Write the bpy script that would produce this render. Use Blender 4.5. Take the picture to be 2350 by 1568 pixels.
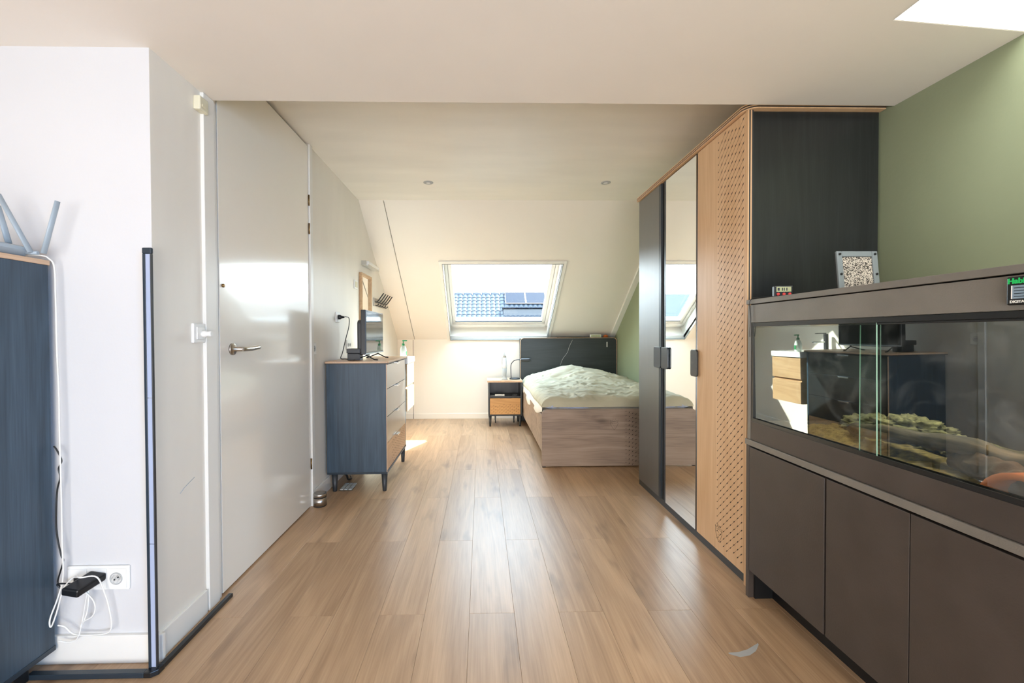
import bpy, bmesh, math, random
from math import sin, cos, pi, radians
from mathutils import Vector, Matrix, noise
random.seed(7)
for o in list(bpy.data.objects): bpy.data.objects.remove(o)
sc = bpy.context.scene
COL = sc.collection

# ------------------------------------------------------------------ camera
H = 1.13
yaw, pitch, roll = radians(1.2), radians(0.82), 0.0037
fw = Vector((sin(yaw)*cos(pitch), cos(yaw)*cos(pitch), -sin(pitch)))
r0 = Vector((cos(yaw), -sin(yaw), 0)); u0 = r0.cross(fw)
rv = cos(roll)*r0 - sin(roll)*u0; uv = sin(roll)*r0 + cos(roll)*u0
cd = bpy.data.cameras.new('camera'); cam = bpy.data.objects.new('camera', cd); COL.objects.link(cam)
cd.sensor_width = 36; cd.lens = 980/2350*36; cd.shift_x = 49.5/2350; cd.clip_start = .02; cd.clip_end = 300
M = Matrix((rv, uv, -fw)).transposed().to_4x4(); M.translation = (0, 0, H); cam.matrix_world = M
sc.camera = cam

# ------------------------------------------------------------------ world, sun, area lights, exposure
w = bpy.data.worlds.new('sky'); sc.world = w; w.use_nodes = True
nt = w.node_tree; bg = nt.nodes['Background']
tc = nt.nodes.new('ShaderNodeTexCoord'); sp = nt.nodes.new('ShaderNodeSeparateXYZ'); cr = nt.nodes.new('ShaderNodeValToRGB')
nt.links.new(tc.outputs['Generated'], sp.inputs[0]); nt.links.new(sp.outputs['Z'], cr.inputs[0]); nt.links.new(cr.outputs[0], bg.inputs[0])
cr.color_ramp.elements[0].position = 0; cr.color_ramp.elements[0].color = (.93, .96, 1, 1)
cr.color_ramp.elements[1].position = .7; cr.color_ramp.elements[1].color = (.62, .78, 1, 1)
bg.inputs[1].default_value = 8.0
sd = bpy.data.lights.new('sun', 'SUN'); sun = bpy.data.objects.new('sun', sd); COL.objects.link(sun)
sd.energy = 22.0; sd.angle = radians(.6); sd.color = (1, .95, .86)
sun.rotation_euler = Vector((-.98, -.85, -.98)).to_track_quat('-Z', 'Y').to_euler()
def area(name, loc, to, sx, sy, power, color, spread=180, portal=False):
    d = bpy.data.lights.new(name, 'AREA'); o = bpy.data.objects.new(name, d); COL.objects.link(o)
    d.shape = 'RECTANGLE'; d.size = sx; d.size_y = sy; d.energy = power; d.color = color; d.spread = radians(spread)
    o.location = loc; o.rotation_euler = (Vector(to)-Vector(loc)).to_track_quat('-Z', 'Y').to_euler()
    if portal: d.cycles.is_portal = True
    return o
area('rear_fill_light', (-.3, -2.45, 1.02), (-.3, 1.6, 2.3), 2.6, 1.95, 100, (.96, .97, 1))  # added fill light behind the camera; the rear wall has no window
area('side_fill_light', (1.74, -1.2, 1.25), (-1.4, 1.5, .5), 1.3, 1.2, 19, (.26, .52, 1), 100)  # added cool fill light; no opening is built in the right wall here
area('roof_window_light', (1.545, .75, 2.85), (1.545, .75, 0), .42, .95, 16, (.95, .97, 1))
# daylight portal in the far roof window
area('roof_window_portal', (.23, 5.62, 1.93), (.23, 5.62-.588, 1.93-.8085), 1.2, 1.0, 1, (1, 1, 1), portal=True)
sc.view_settings.view_transform = 'Standard'; sc.view_settings.look = 'None'
sc.view_settings.gamma = 1; sc.view_settings.use_curve_mapping = False
sc.view_settings.exposure = 0.95

# ------------------------------------------------------------------ materials
def lin(h):
    h = h.lstrip('#'); c = [int(h[i:i+2], 16)/255 for i in (0, 2, 4)]
    return tuple(x/12.92 if x <= .04045 else ((x+.055)/1.055)**2.4 for x in c) + (1,)
def newmat(name):
    m = bpy.data.materials.new(name); m.use_nodes = True
    return m, m.node_tree, m.node_tree.nodes['Principled BSDF']
def N(t, kind, **k):
    n = t.nodes.new(kind)
    for a, b in k.items():
        if a in n.inputs: n.inputs[a].default_value = b
        else: setattr(n, a, b)
    return n
def mat(name, col, rough=.5, metal=0, var=.06, scale=6, bump=0, bscale=60, coat=0, spec=.5, stretch=(1, 1, 1), rvar=0):
    m, t, b = newmat(name); c = lin(col); L = t.links.new
    b.inputs['Roughness'].default_value = rough; b.inputs['Metallic'].default_value = metal
    b.inputs['Coat Weight'].default_value = coat; b.inputs['Coat Roughness'].default_value = .08
    b.inputs['Specular IOR Level'].default_value = spec
    tc = N(t, 'ShaderNodeTexCoord'); mp = N(t, 'ShaderNodeMapping'); mp.inputs['Scale'].default_value = stretch
    L(tc.outputs['Object'], mp.inputs[0])
    no = N(t, 'ShaderNodeTexNoise', Scale=scale, Detail=5.0); L(mp.outputs[0], no.inputs['Vector'])
    r = N(t, 'ShaderNodeValToRGB'); e = r.color_ramp.elements
    e[0].position = .3; e[0].color = tuple(x*(1-var) for x in c[:3])+(1,)
    e[1].position = .7; e[1].color = tuple(min(1, x*(1+var)) for x in c[:3])+(1,)
    L(no.outputs['Fac'], r.inputs[0]); L(r.outputs[0], b.inputs['Base Color'])
    if rvar:
        mr = N(t, 'ShaderNodeMapRange'); mr.inputs['To Min'].default_value = rough-rvar; mr.inputs['To Max'].default_value = rough+rvar
        L(no.outputs['Fac'], mr.inputs['Value']); L(mr.outputs[0], b.inputs['Roughness'])
    if bump:
        n2 = N(t, 'ShaderNodeTexNoise', Scale=bscale, Detail=3.0); L(mp.outputs[0], n2.inputs['Vector'])
        bp = N(t, 'ShaderNodeBump', Strength=bump, Distance=.002); L(n2.outputs['Fac'], bp.inputs['Height']); L(bp.outputs[0], b.inputs['Normal'])
    return m
def wood(name, dark, mid, light, axis='Z', rough=.45, coat=0, rnd=0, fine=1.0, spec=.5, knots=0, contrast=1.0, bump=.25):
    """grain runs along `axis`; rnd = per-object variation"""
    m, t, b = newmat(name); L = t.links.new
    b.inputs['Roughness'].default_value = rough; b.inputs['Specular IOR Level'].default_value = spec
    if coat: b.inputs['Coat Weight'].default_value = 1; b.inputs['Coat IOR'].default_value = coat; b.inputs['Coat Roughness'].default_value = rough+.04
    tc = N(t, 'ShaderNodeTexCoord'); oi = N(t, 'ShaderNodeObjectInfo')
    ad = N(t, 'ShaderNodeVectorMath', operation='ADD'); cm = N(t, 'ShaderNodeCombineXYZ')
    ml = N(t, 'ShaderNodeMath', operation='MULTIPLY'); ml.inputs[1].default_value = 37.0 if rnd else 0
    L(oi.outputs['Random'], ml.inputs[0])
    for i in range(3): L(ml.outputs[0], cm.inputs[i])
    L(tc.outputs['Object'], ad.inputs[0]); L(cm.outputs[0], ad.inputs[1])
    s = {'X': (.09, 1, 1), 'Y': (1, .09, 1), 'Z': (1, 1, .09)}[axis]
    mp = N(t, 'ShaderNodeMapping'); mp.inputs['Scale'].default_value = s; L(ad.outputs[0], mp.inputs[0])
    # cathedral rings
    n1 = N(t, 'ShaderNodeTexNoise', Scale=5.0*fine, Detail=3.0, Distortion=.6); L(mp.outputs[0], n1.inputs['Vector'])
    m1 = N(t, 'ShaderNodeMath', operation='MULTIPLY'); m1.inputs[1].default_value = 14.0; L(n1.outputs['Fac'], m1.inputs[0])
    fr = N(t, 'ShaderNodeMath', operation='PINGPONG'); fr.inputs[1].default_value = 1.0; L(m1.outputs[0], fr.inputs[0])
    # fine fibre
    s2 = {'X': (.03, 1, 1), 'Y': (1, .03, 1), 'Z': (1, 1, .03)}[axis]
    mp2 = N(t, 'ShaderNodeMapping'); mp2.inputs['Scale'].default_value = s2; L(ad.outputs[0], mp2.inputs[0])
    n2 = N(t, 'ShaderNodeTexNoise', Scale=170.0*fine, Detail=4.0); L(mp2.outputs[0], n2.inputs['Vector'])
    n3 = N(t, 'ShaderNodeTexNoise', Scale=3.0*fine, Detail=4.0); L(mp.outputs[0], n3.inputs['Vector'])
    def mul(a, k):
        q = N(t, 'ShaderNodeMath', operation='MULTIPLY'); q.inputs[1].default_value = k; L(a, q.inputs[0]); return q.outputs[0]
    def add(a, c):
        q = N(t, 'ShaderNodeMath', operation='ADD'); L(a, q.inputs[0]); L(c, q.inputs[1]); return q.outputs[0]
    v = add(add(mul(fr.outputs[0], .22*contrast), mul(n2.outputs['Fac'], .55*contrast)), mul(n3.outputs['Fac'], .55))
    r = N(t, 'ShaderNodeValToRGB'); e = r.color_ramp.elements
    e[0].position = .38; e[0].color = lin(dark); e[1].position = .98; e[1].color = lin(light)
    q = e.new(.66); q.color = lin(mid)
    L(v, r.inputs[0]); out = r.outputs[0]
    if knots:
        mpk = N(t, 'ShaderNodeMapping'); mpk.inputs['Scale'].default_value = {'X': (1.2, 5, 5), 'Y': (5, 1.2, 5), 'Z': (5, 5, 1.2)}[axis]
        L(ad.outputs[0], mpk.inputs[0])
        vo = N(t, 'ShaderNodeTexNoise', Scale=1.6, Detail=3.0); L(mpk.outputs[0], vo.inputs['Vector'])
        rk = N(t, 'ShaderNodeValToRGB'); k = rk.color_ramp.elements
        k[0].position = .61; k[0].color = (0, 0, 0, 1); k[1].position = .74; k[1].color = (knots,)*3+(1,)
        L(vo.outputs['Fac'], rk.inputs[0])
        mx = N(t, 'ShaderNodeMixRGB', blend_type='MULTIPLY'); L(rk.outputs[0], mx.inputs[0]); L(out, mx.inputs[1]); mx.inputs[2].default_value = (.32, .27, .24, 1); out = mx.outputs[0]
    if rnd:
        hs = N(t, 'ShaderNodeHueSaturation'); mr = N(t, 'ShaderNodeMapRange'); mr.inputs['To Min'].default_value = 1-rnd; mr.inputs['To Max'].default_value = 1+rnd*.8
        L(oi.outputs['Random'], mr.inputs['Value']); L(mr.outputs[0], hs.inputs['Value']); L(out, hs.inputs['Color']); out = hs.outputs[0]
    L(out, b.inputs['Base Color'])
    if bump:
        bp = N(t, 'ShaderNodeBump', Strength=bump, Distance=.0006); L(v, bp.inputs['Height']); L(bp.outputs[0], b.inputs['Normal'])
    return m
def emis(name, col, s):
    m, t, b = newmat(name); b.inputs['Base Color'].default_value = lin(col)
    b.inputs['Emission Color'].default_value = lin(col); b.inputs['Emission Strength'].default_value = s; return m
def thinglass(name, tint, ior, rough=.0, dirt=0):
    m, t, b = newmat(name); L = t.links.new; t.nodes.remove(b); out = t.nodes['Material Output']
    tr = N(t, 'ShaderNodeBsdfTransparent'); tr.inputs[0].default_value = lin(tint)
    gl = N(t, 'ShaderNodeBsdfGlossy'); gl.inputs['Roughness'].default_value = rough; gl.inputs[0].default_value = (.92, .97, .95, 1)
    ge = N(t, 'ShaderNodeNewGeometry'); dt = N(t, 'ShaderNodeVectorMath', operation='DOT_PRODUCT'); L(ge.outputs['Incoming'], dt.inputs[0]); L(ge.outputs['Normal'], dt.inputs[1])
    f0 = ((ior-1)/(ior+1))**2
    def mth(op, a, c):
        q = N(t, 'ShaderNodeMath', operation=op); L(a, q.inputs[0]); q.inputs[1].default_value = c; return q.outputs[0]
    ab = N(t, 'ShaderNodeMath', operation='ABSOLUTE'); L(dt.outputs['Value'], ab.inputs[0])
    iv = N(t, 'ShaderNodeMath', operation='SUBTRACT'); iv.inputs[0].default_value = 1; L(ab.outputs[0], iv.inputs[1])
    fz = mth('ADD', mth('MULTIPLY', mth('POWER', iv.outputs[0], 5.0), 1-f0), f0); mx = N(t, 'ShaderNodeMixShader')
    L(fz, mx.inputs[0]); L(tr.outputs[0], mx.inputs[1]); L(gl.outputs[0], mx.inputs[2]); o = mx.outputs[0]
    if dirt:
        df = N(t, 'ShaderNodeBsdfDiffuse'); df.inputs[0].default_value = (.55, .6, .6, 1)
        tc = N(t, 'ShaderNodeTexCoord')
        n1 = N(t, 'ShaderNodeTexNoise', Scale=7.0, Detail=8.0, Distortion=2.5); L(tc.outputs['Object'], n1.inputs['Vector'])
        r = N(t, 'ShaderNodeValToRGB'); e = r.color_ramp.elements
        e[0].position = .5; e[0].color = (0.004, 0.004, 0.004, 1); e[1].position = .85; e[1].color = (dirt,)*3+(1,)
        L(n1.outputs['Fac'], r.inputs[0]); m2 = N(t, 'ShaderNodeMixShader'); L(r.outputs[0], m2.inputs[0]); L(o, m2.inputs[1]); L(df.outputs[0], m2.inputs[2]); o = m2.outputs[0]
    L(o, out.inputs[0]); return m

WALL = mat('painted_plaster', '#d6d5d4', .62, var=.012, scale=3, bump=.12, bscale=90)
WALL_TEX = mat('brushed_plaster', '#efe9dd', .42, var=.03, scale=5, bump=.35, bscale=30, stretch=(1, 1, .25))
CEIL = mat('ceiling_paint', '#f4ece0', .6, var=.02, scale=2, bump=.15, bscale=60)
CEIL_TEX = mat('brushed_ceiling', '#f4eee3', .38, var=.04, scale=5, bump=.4, bscale=14, stretch=(.25, 1, 1))
SLOPE = mat('slope_panel_paint', '#f0e8dc', .5, var=.01, scale=2)
GREEN = mat('green_wall_paint', '#969f80', .6, var=.03, scale=3, bump=.2, bscale=80)
TRIM = mat('white_trim_paint', '#efece4', .35, var=.01)
DOORP = mat('door_gloss_paint', '#f2ece0', .16, var=.01, scale=2, coat=.6)
OAKF = wood('oak_floor', '#a68462', '#c9a681', '#dcc3a3', 'Y', .38, rnd=.07, knots=.6, contrast=.6, spec=1.0, bump=.2)
OAK = wood('wardrobe_oak', '#d6ac80', '#e6c198', '#f2d6b0', 'Z', .4, fine=1.2, contrast=.6, bump=.05)
OAKTOP = wood('oak_top', '#c8a383', '#dfbf9e', '#ead0b2', 'Y', .4, fine=1.2, contrast=.6, bump=.05)
OAKH = wood('drawer_oak', '#c08e52', '#d9a869', '#e8bf83', 'X', .4, fine=1.5, contrast=.6, bump=.05)
OAKY = wood('vanity_oak', '#b58f68', '#cfab82', '#ddbf98', 'Y', .45, fine=1.2, contrast=.8, bump=.05)
FOOT = wood('footboard_oak', '#7b695c', '#a08b79', '#b7a391', 'X', .45, fine=1.0, knots=.8, contrast=.9, bump=.1)
CHAR = wood('charcoal_wood', '#1c1f20', '#26292a', '#333738', 'Z', .33, fine=1.2, contrast=.8, bump=.5)
CHARB = wood('slate_blue_wood', '#2b3a46', '#3b4e5d', '#4d6272', 'Z', .4, fine=1.2, contrast=.8, bump=.4)
CHARG = wood('charcoal_front', '#25282a', '#33373a', '#42474a', 'Z', .2, coat=1.75, fine=1.2, contrast=.5, bump=.15)
CHARW = wood('wardrobe_door_charcoal', '#2a2d2e', '#393c3d', '#484c4d', 'Z', .4, coat=1.75, fine=1.2, contrast=.5, bump=.15)
CHARX = wood('headboard_charcoal', '#2c3234', '#383f41', '#454c4e', 'X', .45, fine=1, contrast=.6, bump=.2)
MDF = mat('dark_brown_board', '#453d38', .42, var=.12, scale=9, bump=.15, bscale=200, rvar=.06)
MDFT = mat('terrarium_fascia_board', '#7a756d', .36, var=.10, scale=7, bump=.2, bscale=260, rvar=.06)
BLACK = mat('matt_black', '#0c0e10', .5, var=.05)
BLKP = mat('black_plastic', '#17191b', .3, var=.05)
DKGREY = mat('dark_grey_lacquer', '#343638', .4, var=.05)
DKBLUE = mat('blue_grey_metal', '#26323c', .35, var=.05)
CHROME = mat('chrome', '#d8dadb', .16, metal=1, var=.02)
STEEL = mat('brushed_steel', '#b9b3ab', .3, metal=1, var=.05, scale=40, stretch=(1, 1, .05))
BRASS = mat('hinge_brass', '#8a7048', .35, metal=1)
PLW = mat('white_plastic', '#f1f0ea', .3, var=.01)
PLG = mat('cool_grey_plastic', '#a5b2ba', .38, var=.03)
PLGR = mat('light_grey_plastic', '#b4b5b2', .4, var=.02)
CERAM = mat('white_ceramic', '#f4f4f1', .12, var=.01, coat=.5)
MIRR = mat('mirror_silver', '#f4f6f4', .015, metal=1, var=.0)
TVS = mat('tv_screen', '#070809', .06, var=0, spec=.9)
DUV = mat('sage_cotton', '#bfb9a0', .85, var=.10, scale=4, bump=1, bscale=16, stretch=(1, 1.6, 1))
SHEET = mat('white_sheet', '#f1eee8', .8, var=.02, bump=.4, bscale=30)
BLUESH = mat('blue_sheet', '#b9c6e6', .8, var=.12, scale=10)
SOIL = mat('moss_substrate', '#6f5f34', .95, var=.6, scale=60, bump=1, bscale=90)
SOIL2 = mat('brown_substrate', '#5b4128', .95, var=.5, scale=40, bump=1, bscale=120)
BARK = mat('mossy_bark', '#7b7654', .95, var=.7, scale=45, bump=1, bscale=70)
BRANCH = mat('driftwood', '#5a4f40', .85, var=.6, scale=60, bump=1, bscale=90, stretch=(1, .12, 1))
LOGM = mat('brown_bark', '#4a3a2a', .9, var=.6, scale=26, bump=1, bscale=80, stretch=(1, .4, 1))
TERRA = mat('terracotta', '#d0702f', .7, var=.15, scale=20)
GLASS = thinglass('roof_window_glass', '#f6fbfa', 1.3)
TGLASS = thinglass('terrarium_glass', '#e6f0ec', 2.6, dirt=.16)
GEDGE = mat('green_glass_edge', '#9fc9b2', .15, var=.03)
CLEAR = thinglass('clear_plastic', '#f4f6f6', 1.5, rough=.05)
CREAMP = mat('cream_plastic', '#e3dcc0', .4)
RED = mat('red_button', '#d8453f', .35)
LCD = mat('lcd_screen', '#b9bd92', .25)
GREENP = mat('green_plastic', '#2f9a5d', .3)
SOAPM = mat('soap_bottle', '#dfeee0', .2, var=.02)
MESHP = mat('woven_mesh', '#b9b1a3', .7, var=.6, scale=160)
HATCH = mat('hatch_ink', '#2a201a', .6)
DIFF = mat('lamp_diffuser', '#a9b4cc', .3, var=.01)
TILE = mat('roof_tile', '#2b323c', .55, var=.12, scale=3)
ROOFB = mat('roof_underlay', '#2c323a', .6)
PANELM = mat('solar_panel', '#1f2430', .6, spec=.15, var=.05)
GOLD = mat('printed_green', '#19c763', .5)

# ------------------------------------------------------------------ mesh tools
ORG = {}
def org(o): return ORG.get(o.name, Vector((0, 0, 0))) if o else Vector((0, 0, 0))
class MB:
    def __init__(s): s.v = []; s.f = []; s.sm = []
    def add(s, v, f, smooth=False):
        k = len(s.v); s.v += [tuple(p) for p in v]; s.f += [tuple(i+k for i in q) for q in f]; s.sm += [smooth]*len(f); return s
    def box(s, x0, x1, y0, y1, z0, z1):
        if x0 > x1: x0, x1 = x1, x0
        if y0 > y1: y0, y1 = y1, y0
        if z0 > z1: z0, z1 = z1, z0
        v = [(x, y, z) for z in (z0, z1) for y in (y0, y1) for x in (x0, x1)]
        return s.add(v, [(0, 2, 3, 1), (4, 5, 7, 6), (0, 1, 5, 4), (2, 6, 7, 3), (0, 4, 6, 2), (1, 3, 7, 5)])
    def prism(s, poly, f, d0, d1):
        """poly: 2-D points; f(a,b,d) -> 3-D; extruded d0..d1"""
        n = len(poly); v = [f(a, b, d0) for a, b in poly]+[f(a, b, d1) for a, b in poly]
        fs = [tuple(range(n))[::-1], tuple(range(n, 2*n))]+[(i, (i+1) % n, n+(i+1) % n, n+i) for i in range(n)]
        return s.add(v, fs)
    def tube(s, pts, r, seg=8, smooth=True, curve=0, flat=1.0):
        P = [Vector(p) for p in pts]
        R = list(r) if hasattr(r, '__len__') else [r]*len(P)
        if curve:
            Q = []; RR = []
            for i in range(len(P)-1):
                a = P[max(i-1, 0)]; b = P[i]; c = P[i+1]; d = P[min(i+2, len(P)-1)]
                for k in range(curve):
                    u = k/curve
                    Q.append(.5*((2*b)+(c-a)*u+(2*a-5*b+4*c-d)*u*u+(3*b-a-3*c+d)*u**3)); RR.append(R[i]*(1-u)+R[i+1]*u)
            Q.append(P[-1]); RR.append(R[-1]); P, R = Q, RR
        v = []; up = None
        for i, p in enumerate(P):
            t = (P[min(i+1, len(P)-1)]-P[max(i-1, 0)]).normalized()
            if up is None:
                up = Vector((0, 0, 1)) if abs(t.z) < .9 else Vector((1, 0, 0))
            a = (up-t*up.dot(t))
            if a.length < 1e-6: a = t.orthogonal()
            a.normalize(); up = a; b = t.cross(a)
            for k in range(seg):
                an = 2*pi*k/seg; v.append(p+a*cos(an)*R[i]*flat+b*sin(an)*R[i])
        fs = []
        for i in range(len(P)-1):
            for k in range(seg):
                j = (k+1) % seg; fs.append((i*seg+k, i*seg+j, (i+1)*seg+j, (i+1)*seg+k))
        s.add(v, fs, smooth); n = len(s.v)-len(v)
        s.f.append(tuple(n+k for k in range(seg))[::-1]); s.sm.append(False)
        s.f.append(tuple(n+(len(P)-1)*seg+k for k in range(seg))); s.sm.append(False)
        return s
    def lathe(s, prof, c, axis='Z', seg=24):
        """prof: [(r,h)]"""
        c = Vector(c); pts = []
        for r, h in prof:
            for k in range(seg):
                a = 2*pi*k/seg; x, y = r*cos(a), r*sin(a)
                q = {'Z': (x, y, h), 'X': (h, x, y), 'Y': (y, h, x)}[axis]; pts.append(c+Vector(q))
        fs = []
        for i in range(len(prof)-1):
            for k in range(seg):
                j = (k+1) % seg; fs.append((i*seg+k, i*seg+j, (i+1)*seg+j, (i+1)*seg+k))
        n = len(s.v); s.add(pts, fs, True)
        s.f.append(tuple(n+k for k in range(seg))[::-1]); s.sm.append(False)
        s.f.append(tuple(n+(len(prof)-1)*seg+k for k in range(seg))); s.sm.append(False)
        return s
    def build(s, name, m, parent=None, bevel=0, kind=None, label=None, off=None, seg=2):
        o0 = org(parent) if parent else Vector((0, 0, 0))
        if off is None: off = o0
        me = bpy.data.meshes.new(name); me.from_pydata([Vector(p)-Vector(off) for p in s.v], [], s.f)
        me.polygons.foreach_set('use_smooth', s.sm); me.materials.append(m); me.update()
        bm = bmesh.new(); bm.from_mesh(me); bmesh.ops.recalc_face_normals(bm, faces=bm.faces); bm.to_mesh(me); bm.free()
        o = bpy.data.objects.new(name, me); COL.objects.link(o)
        o.location = Vector(off)-o0
        if parent: o.parent = parent
        ORG[o.name] = Vector(off)
        if bevel:
            b = o.modifiers.new('bevel', 'BEVEL'); b.width = bevel; b.segments = seg; b.limit_method = 'ANGLE'; b.angle_limit = radians(40)
        if kind: o['kind'] = kind
        if label: o['label'] = label
        return o
def empty(name, loc, label=None, cat=None, group=None, kind=None):
    o = bpy.data.objects.new(name, None); COL.objects.link(o); o.location = loc; ORG[o.name] = Vector(loc); o.empty_display_size = .05
    return tag(o, label, cat, group, kind)
def tag(o, label=None, cat=None, group=None, kind=None):
    if label: o['label'] = label
    if cat: o['category'] = cat
    if group: o['group'] = group
    if kind: o['kind'] = kind
    return o
def B(*a): return MB().box(*a)
def rrect(x0, x1, z0, z1, r, corners=(1, 1, 1, 1), n=6):
    """rounded rectangle: corner order bl, br, tr, tl"""
    out = []
    for (cx, cy, a0), on in zip(((x0+r, z0+r, pi), (x1-r, z0+r, 1.5*pi), (x1-r, z1-r, 0), (x0+r, z1-r, .5*pi)), corners):
        if on: out += [(cx+r*cos(a0+k*pi/2/n), cy+r*sin(a0+k*pi/2/n)) for k in range(n+1)]
        else: out.append((x0 if cx == x0+r else x1, z0 if cy == z0+r else z1))
    return out
XZ = lambda a, b, d: (a, d, b)      # poly in X,Z extruded along Y
YZ = lambda a, b, d: (d, a, b)      # poly in Y,Z extruded along X
XY = lambda a, b, d: (a, b, d)
def text(name, s, m, parent, size, mw, label=None, bold=0):
    cu = bpy.data.curves.new(name, 'FONT'); cu.body = s; cu.size = size; cu.extrude = .0004; cu.offset = bold
    t = bpy.data.objects.new('tmp', cu); COL.objects.link(t)
    dg = bpy.context.evaluated_depsgraph_get(); me = bpy.data.meshes.new_from_object(t.evaluated_get(dg))
    bpy.data.objects.remove(t); me.name = name; me.materials.clear(); me.materials.append(m)
    o = bpy.data.objects.new(name, me); COL.objects.link(o); o.parent = parent
    mw = mw.copy(); mw.translation = mw.translation-org(parent); o.matrix_local = mw
    return o
FACE_X = Matrix(((0, 0, -1, 0), (-1, 0, 0, 0), (0, 1, 0, 0), (0, 0, 0, 1)))   # text seen from -X
def at(m, p): m = m.copy(); m.translation = Vector(p); return m

# ================================================================== SETTING
XL, XR, ZN, ZC = -1.135, 1.795, 2.12, 2.39
fl = B(-3.0, 1.9, -2.6, 5.95, -.10, -.012).build('floor', ROOFB, kind='structure')
pw, pl = .182, 1.24
pm = {}
k0 = -16
for i in range(k0, 11):
    x0 = -.053+i*pw; x1 = x0+pw
    if x1 > XR+.02: x1 = XR+.02
    if x0 < -2.95: continue
    y = 1.72-(0 if i % 2 == 0 else .62)-pl*4
    while y < 5.85:
        a, b = max(y, -2.55), min(y+pl, 5.85)
        if b-a > .05 and not (x1 < -1.3 and a > 1.55):
            L_, W_ = round(b-a, 3), round(x1-x0, 3)
            key = (L_, W_)
            if key not in pm:
                g = .00025
                o = B(-W_/2+g, W_/2-g, -L_/2+g, L_/2-g, -.012, 0).build('plank', OAKF, fl, bevel=.0005, off=(0, 0, 0), seg=1)
                pm[key] = o; first = o
            else:
                o = pm[key].copy(); COL.objects.link(o); o.parent = fl
            o.location = ((x0+x1)/2, (a+b)/2, 0)
        y += pl
# near (lower) ceiling with the roof-light shaft at upper right
c = MB(); SX, SY = 1.30, 1.335
c.box(-3.0, SX, -2.6, 1.83, ZN, ZC+.1)
c.prism([(SX, SY), (1.9, SY+.0545), (1.9, 1.83), (SX, 1.83)], XY, ZN, ZC+.1)
c.box(SX, 1.9, -2.6, .15, ZN, ZC+.1)
ce = c.build('ceiling_near', CEIL, kind='structure')
c = MB()
c.prism([(SX, SY), (1.9, SY+.0545), (1.9, SY+.10), (SX-.04, SY+.06)], XY, ZC+.1, 3.0)
c.prism([(SX, SY-.002), (1.795, SY+.043), (1.795, SY+.0445), (SX, SY-.0005)], XY, ZN+.001, ZC+.1)
c.box(SX-.04, SX, .1, SY, ZC+.1, 3.0); c.box(SX-.04, 1.9, .1, .15, ZC+.1, 3.0); c.box(1.795, 1.85, .1, SY+.1, ZN+.02, 3.0)
c.box(SX-.001, SX+.004, .15, SY, ZN, ZC+.1)
tag(c.build('trim_1', TRIM), kind='structure')
B(SX, 1.9, .1, SY+.1, 3.0, 3.04).build('trim_2', TRIM, kind='structure')
MB().box(XL-.2, 1.9, 1.83, 4.1, ZC, ZC+.1).build('ceiling_far', CEIL_TEX, kind='structure')
# sloped roof lining with window opening:  P(x, s, o) with s up the slope, o outwards
D = Vector((0, -.8085418, .58843875)); NN = Vector((0, .58843875, .8085418)); P0 = Vector((0, 5.8, 1.078))
def SP(x, s_, o_): return P0+D*s_+NN*o_+Vector((x, 0, 0))
def sbox(mb, x0, x1, s0, s1, o0, o1):
    v = [SP(x, s_, o_) for o_ in (o0, o1) for s_ in (s0, s1) for x in (x0, x1)]
    return mb.add(v, [(0, 2, 3, 1), (4, 5, 7, 6), (0, 1, 5, 4), (2, 6, 7, 3), (0, 4, 6, 2), (1, 3, 7, 5)])
WX0, WX1, WS0, WS1 = -.425, .895, 0.0, 1.425
slope = MB(); sbox(slope, -.902, WX0, -.02, 2.27, 0, .05); sbox(slope, WX1, 1.9, -.02, 2.27, 0, .05)
sbox(slope, WX0, WX1, WS1, 2.27, 0, .05); sbox(slope, WX0, WX1, -.02, WS0, 0, .05)
sl = slope.build('wall_slope', SLOPE, kind='structure')
q = MB(); sbox(q, -1.3, -.908, -.02, 2.27, 0, .05); q.build('panel', SLOPE, sl, bevel=.002)
q = MB(); sbox(q, -.91, -.90, -.02, 2.2, .012, .05); q.build('seam_strip', BLACK, sl)
q = MB(); sbox(q, -1.4, WX0-.03, -.3, 2.5, .05, .3); sbox(q, WX1+.03, 1.95, -.3, 2.5, .05, .3)
sbox(q, WX0-.03, WX1+.03, WS1+.03, 2.5, .05, .3); sbox(q, WX0-.03, WX1+.03, -.3, WS0-.03, .05, .3)
q.build('roof_build_up', ROOFB, sl)
# knee wall
kw = MB(); kw.box(-.922, 1.9, 5.8, 5.86, 0, 1.078); kn = kw.build('wall_back', SLOPE, kind='structure')
B(-1.3, -.928, 5.8, 5.86, 0, 1.078).build('panel', SLOPE, kn, bevel=.002)
B(-.93, -.92, 5.806, 5.86, 0, 1.07).build('seam_strip', BLACK, kn)
B(-.918, 1.8, 5.789, 5.80, 0, .07).build('baseboard_back', SLOPE, kind='structure', bevel=.002)
B(-1.135, -.93, 5.789, 5.80, 0, .075).build('baseboard_back', SLOPE, kind='structure', bevel=.002)
q = MB(); sbox(q, -1.135, WX0-.05, -.006, .002, -.004, .0)
# left wall
lw = MB(); lw.box(-1.235, XL+.0005, 1.5005, 1.865, 0, ZC+.05); lw.box(-1.235, XL, 2.835, 5.9, 0, ZC+.05); lw.box(-1.235, -1.20, 1.865, 2.835, 0, ZC+.05)
lw.build('wall_left', WALL_TEX, kind='structure')
B(-3.0, XL, 1.5, 1.6, 0, ZN).build('wall_left_front', WALL, kind='structure')
B(-3.05, -2.95, -2.6, 1.5, 0, ZN).build('wall_left_side', WALL, kind='structure')
rw = MB(); rw.box(-3.0, 1.9, -2.65, -2.55, 0, ZN)
rw.build('wall_rear', WALL, kind='structure')
B(XR, 1.9, -2.6, 5.9, 0, ZC+.1).build('wall_right', GREEN, kind='structure')
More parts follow.
